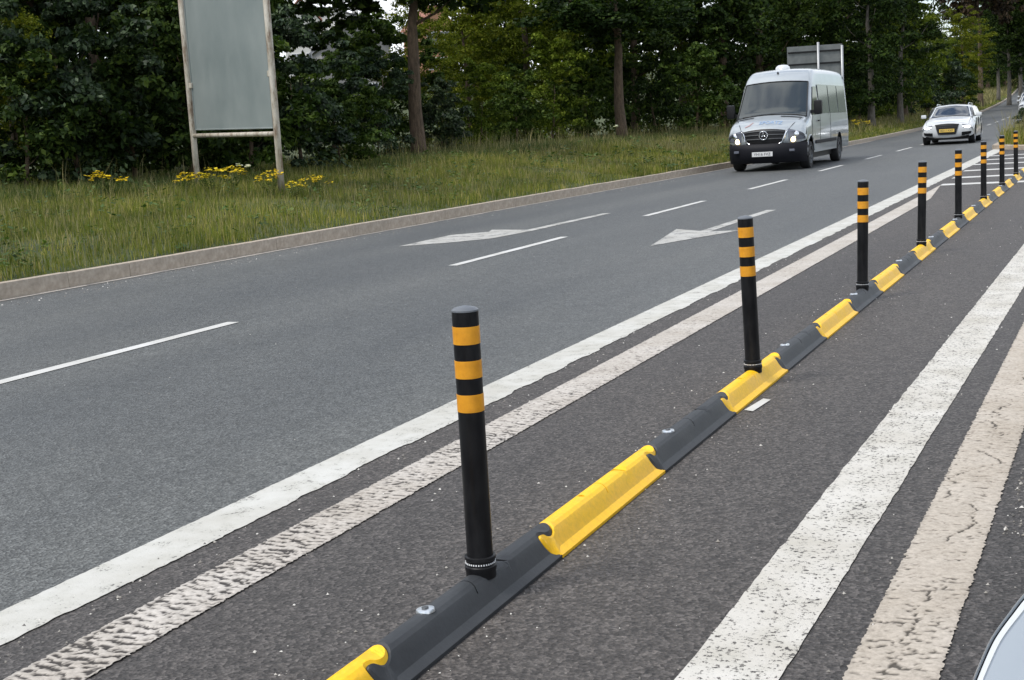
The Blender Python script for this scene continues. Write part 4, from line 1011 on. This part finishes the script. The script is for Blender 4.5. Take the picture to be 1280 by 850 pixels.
for (px, D, sc) in ((1248, 165, 1.1), (1262, 150, 1.2), (1276, 158, 1.25), (1292, 150, 1.3), (1312, 145, 1.3)):
    o = plant('tree', 'bushy', 'high', px, D, sc, 'leaf_dark', f'dark tree with a bare grey trunk by the far bend, {({1248: "leftmost", 1262: "second from left", 1276: "third from left", 1292: "fourth from left", 1312: "rightmost"})[px]} of five', 'tree', 'trees by the far bend', bark='bark_grey', sz=sc)
    for c in o.children:
        if c.name.startswith('crown'): c.location.z = 2.3
for (px, D, sc) in ((1182, 190, .85), (1212, 205, 1.3), (1235, 215, 1.5), (1255, 225, 1.7), (1275, 230, 1.7), (1300, 235, 1.7), (1325, 240, 1.7), (1220, 260, 1.6), (1265, 280, 2.0)):
    plant('tree', 'bushy2', 'bushy', px, D, sc, 'leaf_mid' if px % 2 else 'leaf_dark', f'distant {"mid green" if px % 2 else "dark"} leafy tree beyond the far bend, {({1182: "leftmost", 1212: "second from left", 1220: "third from left", 1235: "fourth from left", 1255: "fifth from left", 1265: "tallest, sixth from left", 1275: "seventh from left", 1300: "second from right", 1325: "rightmost"})[px]} of nine', 'tree', 'distant trees beyond the far bend')
for (px, D, sc) in ((1090, 76, 1.0), (1125, 84, 1.0)):
    plant('tree', 'high', 'high', px, D, sc, 'leaf_dark', f'dark tree with grey trunk between van and white car, {"left" if px < 1100 else "right"} of two', 'tree', bark='bark_grey', sz=sc)
for o in [q for q in C.objects if q.get('label', '').startswith('dark tree with grey trunk')]:
    for c in o.children:
        if c.name.startswith('crown'): c.material_slots[0].material = M['leaf_dark']; c.data = CM['bushy2']; c.location.z = 1.1; c.material_slots[0].link = 'OBJECT'; c.material_slots[0].material = M['leaf_dark']
shr = 'shrubs along the back of the verge'
for (px, D, sc, lm, cm) in [(-40, 26.5, .75, 'leaf_dark', 'shrub2'), (30, 25.5, .80, 'leaf_dark', 'shrub'), (100, 26, 1.0, 'leaf_blue', 'shrub2'), (170, 26.8, .95, 'leaf_dark', 'shrub'), (240, 27.5, 1.0, 'leaf_dark', 'shrub2'), (310, 27.8, .9, 'leaf_mid', 'shrub'),
                            (378, 29, .85, 'leaf_blue', 'shrub2'), (425, 31, .75, 'leaf_mid', 'shrub'), (470, 36, .72, 'leaf_blue', 'shrub2'), (552, 42, .70, 'leaf_blue', 'shrub'), (600, 46, .75, 'leaf_olive', 'shrub2'), (645, 49, .85, 'leaf_mid', 'shrub'), (690, 51, 1.0, 'leaf_olive', 'shrub2'),
                            (735, 55, 1.2, 'leaf_mid', 'shrub'), (820, 58, 1.2, 'leaf_dark', 'shrub2'), (870, 62, 1.2, 'leaf_mid', 'shrub'), (1075, 88, 1.2, 'leaf_dark', 'shrub'), (1110, 96, 1.3, 'leaf_mid', 'shrub2'), (1140, 102, 1.4, 'leaf_blue', 'shrub2'), (1170, 108, 1.4, 'leaf_blue', 'shrub'), (1195, 122, 1.4, 'leaf_dark', 'shrub')]:
    plant('shrub', cm, 'shrub', px, D, sc*1.15, lm, wood_label('shrub', px, lm, 'leafy low'), 'shrub', shr)
for (px, D, sc) in ((415, 40, 1.0), (455, 44, 1.0), (490, 42, 1.05)):
    plant('shrub', 'shrub2', 'shrub', px, D, sc*1.2, 'leaf_mid', {415: 'leftmost of three mid green shrubs below the grey gable', 455: 'middle of three mid green shrubs below the grey gable', 490: 'rightmost of three mid green shrubs below the grey gable'}[px], 'shrub', 'shrubs below the gable')

# ------------------------------------------------------------------ grasses
def blades(x, y, h, w_, r, seg=2, lean=.35):
    n = len(x); a = r.uniform(0, 6.283, n); la = r.uniform(0, 6.283, n); ln = lean*h*r.random(n)
    z = gz(x, y)-.02; dx, dy = np.cos(a)*w_/2, np.sin(a)*w_/2
    B = np.stack([x, y, z], 1); Lv = np.stack([np.cos(la)*ln, np.sin(la)*ln, 0*h], 1); U = np.stack([0*h, 0*h, h], 1); Dv = np.stack([dx, dy, 0*h], 1)
    v0, v1 = B-Dv, B+Dv; m0 = B+Lv*.35+U*.6-Dv*.7; m1 = B+Lv*.35+U*.6+Dv*.7; t = B+Lv+U*.97
    V = np.stack([v0, v1, m0, m1, t], 1).reshape(-1, 3); o = np.arange(n)[:, None]*5
    F = np.concatenate([o+np.array([[0, 1, 3]]), o+np.array([[0, 3, 2]]), o+np.array([[2, 3, 4]])])
    return V, F
def verge_pts(n, y0, y1, d0, d1, r, p=1.0):
    y = y0+(y1-y0)*r.random(n)**p; d = d0+(d1-d0)*r.random(n); return xk(y)-.14-d, y, d
def patchy(x, y): return .5+.25*np.sin(x*1.3+y*.7)+.25*np.sin(y*1.9-x*.8+1)
vs, fs, o = [], [], 0
for (n, y0, y1, d0, d1, wd, p) in ((150000, 6, 30, -.1, 9.5, .010, 1.2), (110000, 28, 62, 0, 9, .016, 1.1), (60000, 60, 150, 0, 9, .03, 1.2), (40000, 150, 330, 0, 16, .09, 1)):
    x, y, d = verge_pts(n, y0, y1, d0, d1, rng, p)
    h = (.07+.11*patchy(x, y)+.07*np.clip((d-2.0)/4, 0, 1))*(.4+1.3*rng.random(n)**1.7)
    V, F = blades(x, y, h, wd*(.7+.6*rng.random(n)), rng); vs.append(V); fs.append(F+o); o += len(V)
tag(link('verge_grass', mesh_np('verge_grass', np.concatenate(vs), np.concatenate(fs)), M['grass']), 'mown green grass covering the verge behind the kerb', 'grass', kind='stuff')
vs, fs, o = [], [], 0
for (n, y0, y1, d0, d1, wd, p, hh) in ((6000, 7, 34, .3, 6, .009, 1.0, .30), (1200, 8, 34, 6.2, 10, .011, 1.0, .72), (5000, 8, 34, 4.6, 9.5, .010, 1.0, .38), (1500, 32, 64, 6, 10, .017, 1, .8), (7000, 32, 64, 4.0, 9.5, .016, 1, .42), (7000, 38, 60, .3, 4, .016, 1, .33), (2600, 8, 34, .2, 5, .008, 1, .26), (9000, 62, 150, 1, 9, .03, 1, .45), (30000, 130, 330, .5, 18, .08, 1, .7)):
    x, y, d = verge_pts(n, y0, y1, d0, d1, rng, p)
    h = hh*(.45+.75*rng.random(n)); V, F = blades(x, y, h, wd*(.6+.6*rng.random(n)), rng, lean=.5); vs.append(V); fs.append(F+o); o += len(V)
tag(link('dry_grass', mesh_np('dry_grass', np.concatenate(vs), np.concatenate(fs)), M['grass_dry']), 'pale dry grass stems standing along the back of the verge', 'grass', kind='stuff')
vs, fs, o = [], [], 0
for (n, y0, y1, d0, d1, wd, p, hh) in ((30000, 8, 34, 5.2, 12, .014, 1.0, .34), (24000, 32, 64, 5.5, 12, .022, 1, .38), (14000, 62, 150, 5, 10, .04, 1, .45)):
    x, y, d = verge_pts(n, y0, y1, d0, d1, rng, p)
    h = hh*(.4+.8*rng.random(n)); V, F = blades(x, y, h, wd*(.6+.6*rng.random(n)), rng, lean=.5); vs.append(V); fs.append(F+o); o += len(V)
tag(link('rank_grass', mesh_np('rank_grass', np.concatenate(vs), np.concatenate(fs)), M['grass_dark']), 'tall rank grass growing at the foot of the wood', 'grass', kind='stuff')

# broad-leaved weeds among the grass
def weeds(ncl, y0, y1, d0, d1, size, r, per=22):
    x, y, d = verge_pts(ncl, y0, y1, d0, d1, r, 1.15); m = ncl*per; ci = np.repeat(np.arange(ncl), per)
    rad = (.06+.22*r.random(ncl))[ci]*np.sqrt(r.random(m)); a = r.uniform(0, 6.283, m)
    hx, hy = x[ci]+rad*np.cos(a), y[ci]+rad*np.sin(a); hh = (.06+.30*r.random(ncl)**2)[ci]*(.4+.8*r.random(m))
    p = np.stack([hx, hy, gz(hx, hy)+hh], 1); t = np.stack([np.cos(a), np.sin(a), .5-r.random(m)], 1); b = np.stack([-np.sin(a), np.cos(a), .4*(r.random(m)-.5)], 1)
    s_ = size*(.5+r.random(m))[:, None]
    V = np.stack([p-t*s_*.5, p+b*s_*.3, p+t*s_*.5, p-b*s_*.3], 1).reshape(-1, 3); o_ = np.arange(m)[:, None]*4
    return V, np.concatenate([o_+np.array([[0, 1, 2]]), o_+np.array([[0, 2, 3]])])
vs, fs, o = [], [], 0
for q in ((420, 7, 32, .1, 9, .07), (300, 30, 62, .1, 9, .11)):
    V, F = weeds(*q, rng); vs.append(V); fs.append(F+o); o += len(V)
tag(link('verge_weeds', mesh_np('verge_weeds', np.concatenate(vs), np.concatenate(fs)), M['weed']), 'low broad-leaved weeds scattered through the verge grass', 'weeds', kind='stuff')

# flowering plants
def flower_mesh(seed, nst, h, spread, head, pr, up=True):
    r = random.Random(seed); st = MB(); hd = MB()
    for k in range(nst):
        a = r.uniform(0, 6.28); q = spread*math.sqrt(r.random()); top = Vector((q*math.cos(a), q*math.sin(a), h*r.uniform(.65, 1)))
        st.tube([(top.x*.2, top.y*.2, -.05), (top.x*.6, top.y*.6, top.z*.55), top], .005, 4)
        for j in range(head):
            c = top+Vector((r.uniform(-1, 1), r.uniform(-1, 1), r.uniform(-.35, .5)))*pr; s_ = r.uniform(.016, .028); nz = Vector((r.uniform(-.6, .6), r.uniform(-.6, .6), 1)).normalized(); t = nz.orthogonal()
            b = nz.cross(t); ctr = hd.bm.verts.new(c+nz*s_*.35); rg = [hd.bm.verts.new(c+(t*math.cos(w*1.0472)+b*math.sin(w*1.0472))*s_) for w in range(6)]
            for w in range(6): hd.bm.faces.new((rg[w], rg[(w+1) % 6], ctr))
        for j in range(7):
            z = top.z*r.uniform(.15, .8); p = Vector((top.x*z/top.z, top.y*z/top.z, z)); d_ = Vector((r.uniform(-1, 1), r.uniform(-1, 1), .3)).normalized()*.09; e = Vector((-d_.y, d_.x, 0))*.3
            st.poly([p, p+d_*.5+e, p+d_, p+d_*.5-e])
    a = st.mesh('stems'); a.materials.append(M['grass_dark']); b = hd.mesh('flowers'); return a, b
fy = [flower_mesh(k, 11, .70, .38, 7, .085) for k in range(3)]
for a, b in fy: b.materials.append(M['petal'])
fw = flower_mesh(9, 1, .95, .16, 22, .06); fw[1].materials.append(M['umbel'])
for i, (px, py, D, sc, lab) in enumerate([(134, 0, 24.2, 1.0, 'small yellow flowering plant left of the grey board'), (262, 0, 24.3, 1.0, 'yellow flowering plant just right of the left board post'), (284, 0, 23.9, 1.05, 'largest yellow flowering plant between the board posts'), (334, 0, 23.6, .95, 'yellow flowering plant against the right board post'),
    (362, 0, 23.2, .7, 'yellow flowering plant just right of the right board post'), (392, 0, 23.8, .75, 'small yellow flowering plant right of the grey board'), (226, 0, 24.3, .85, 'sparse yellow flowers at the left board post'), (1076, 0, 66, 1.35, 'tall yellow flowering plant on the verge behind the van')]):
    D = D if D > 40 else D-1.6; X, Y, Z = at(px, D); o = empty('flowering_plant', (X, Y, Z), i*1.3); o.scale = (sc*.9, sc*.9, sc*.70); tag(o, lab, 'plant', 'yellow wildflowers on the verge')
    link('stems', fy[i % 3][0], None, o); tag(link('flowers', fy[i % 3][1], None, o), kind='stuff')
for i, (px, D, sc, lab) in enumerate([(300, 24.1, .72, 'white umbel flower beside the yellow flowers under the board'), (309, 23.8, .7, 'white umbel flower right of the largest yellow plant'), (417, 30, 1.2, 'white umbel flower right of the board against dark leaves'), (470, 31, .9, 'white umbel flower left of the first bare trunk'), (770, 48, 1.1, 'white umbel flower at the foot of the second bare trunk')]):
    X, Y, Z = at(px, D); o = empty('umbel_plant', (X, Y, Z), i*2.1); o.scale = (sc,)*3; tag(o, lab, 'plant', 'white wildflowers on the verge')
    link('stems', fw[0], None, o); tag(link('flowers', fw[1], None, o), kind='stuff')

# ------------------------------------------------------------------ overgrown traffic island at the right
isl = [(-3.42, 41.2), (-2.4, 39.2), (0.5, 38.2), (3, 40), (3, 95), (-3.6, 95), (-3.9, 60)]
zb = lambda y: float(zr(y))
MB().poly([(x, y, zb(y)-.05) for x, y in isl], .17).build('traffic_island', M['kerb']); tag(bpy.data.objects['traffic_island'], kind='structure')
vs, fs, o = [], [], 0
def isl_pts(n, y0, y1, x0, x1): return rng.uniform(x0, x1, n), y0+(y1-y0)*rng.random(n)**1.3
def blades_i(n, y0, y1, h, w_):
    x, y = isl_pts(n, y0, y1, -3.25, 2.5); keep = (y > 41.6-(x+3.4)*1.6) | (y > 44); x, y = x[keep], y[keep]
    hh = h*(.4+.8*rng.random(len(x))); V, F = blades(x, y, hh, w_*(.6+.7*rng.random(len(x))), rng, lean=.5)
    V[:, 2] += np.repeat(.17+0*y, 5); return V, F
V, F = blades_i(26000, 39.6, 80, .55, .022)
tag(link('island_grass', mesh_np('island_grass', V, F), M['grass']), 'long grass overgrowing the traffic island at the right edge', 'grass', kind='stuff')
V, F = blades_i(5000, 40.2, 75, 1.0, .018)
tag(link('island_dry_stems', mesh_np('island_dry_stems', V, F), M['grass_dry']), 'tall dry stems standing on the traffic island', 'grass', kind='stuff')
for i, (x, y, sc, lm) in enumerate([(-2.5, 46, .42, 'leaf_blue'), (-1.6, 44, .4, 'leaf_mid'), (-2.2, 50, .45, 'leaf_blue')]):
    o = plant('shrub', 'shrub', 'shrub', 0, 0, sc, lm, f'{["low blue-green weed clump", "low green weed clump", "taller blue-green weed clump behind"][i]} on the traffic island at the right', 'shrub', 'weeds on the traffic island', pos=(x, y)); o.location.z = .1
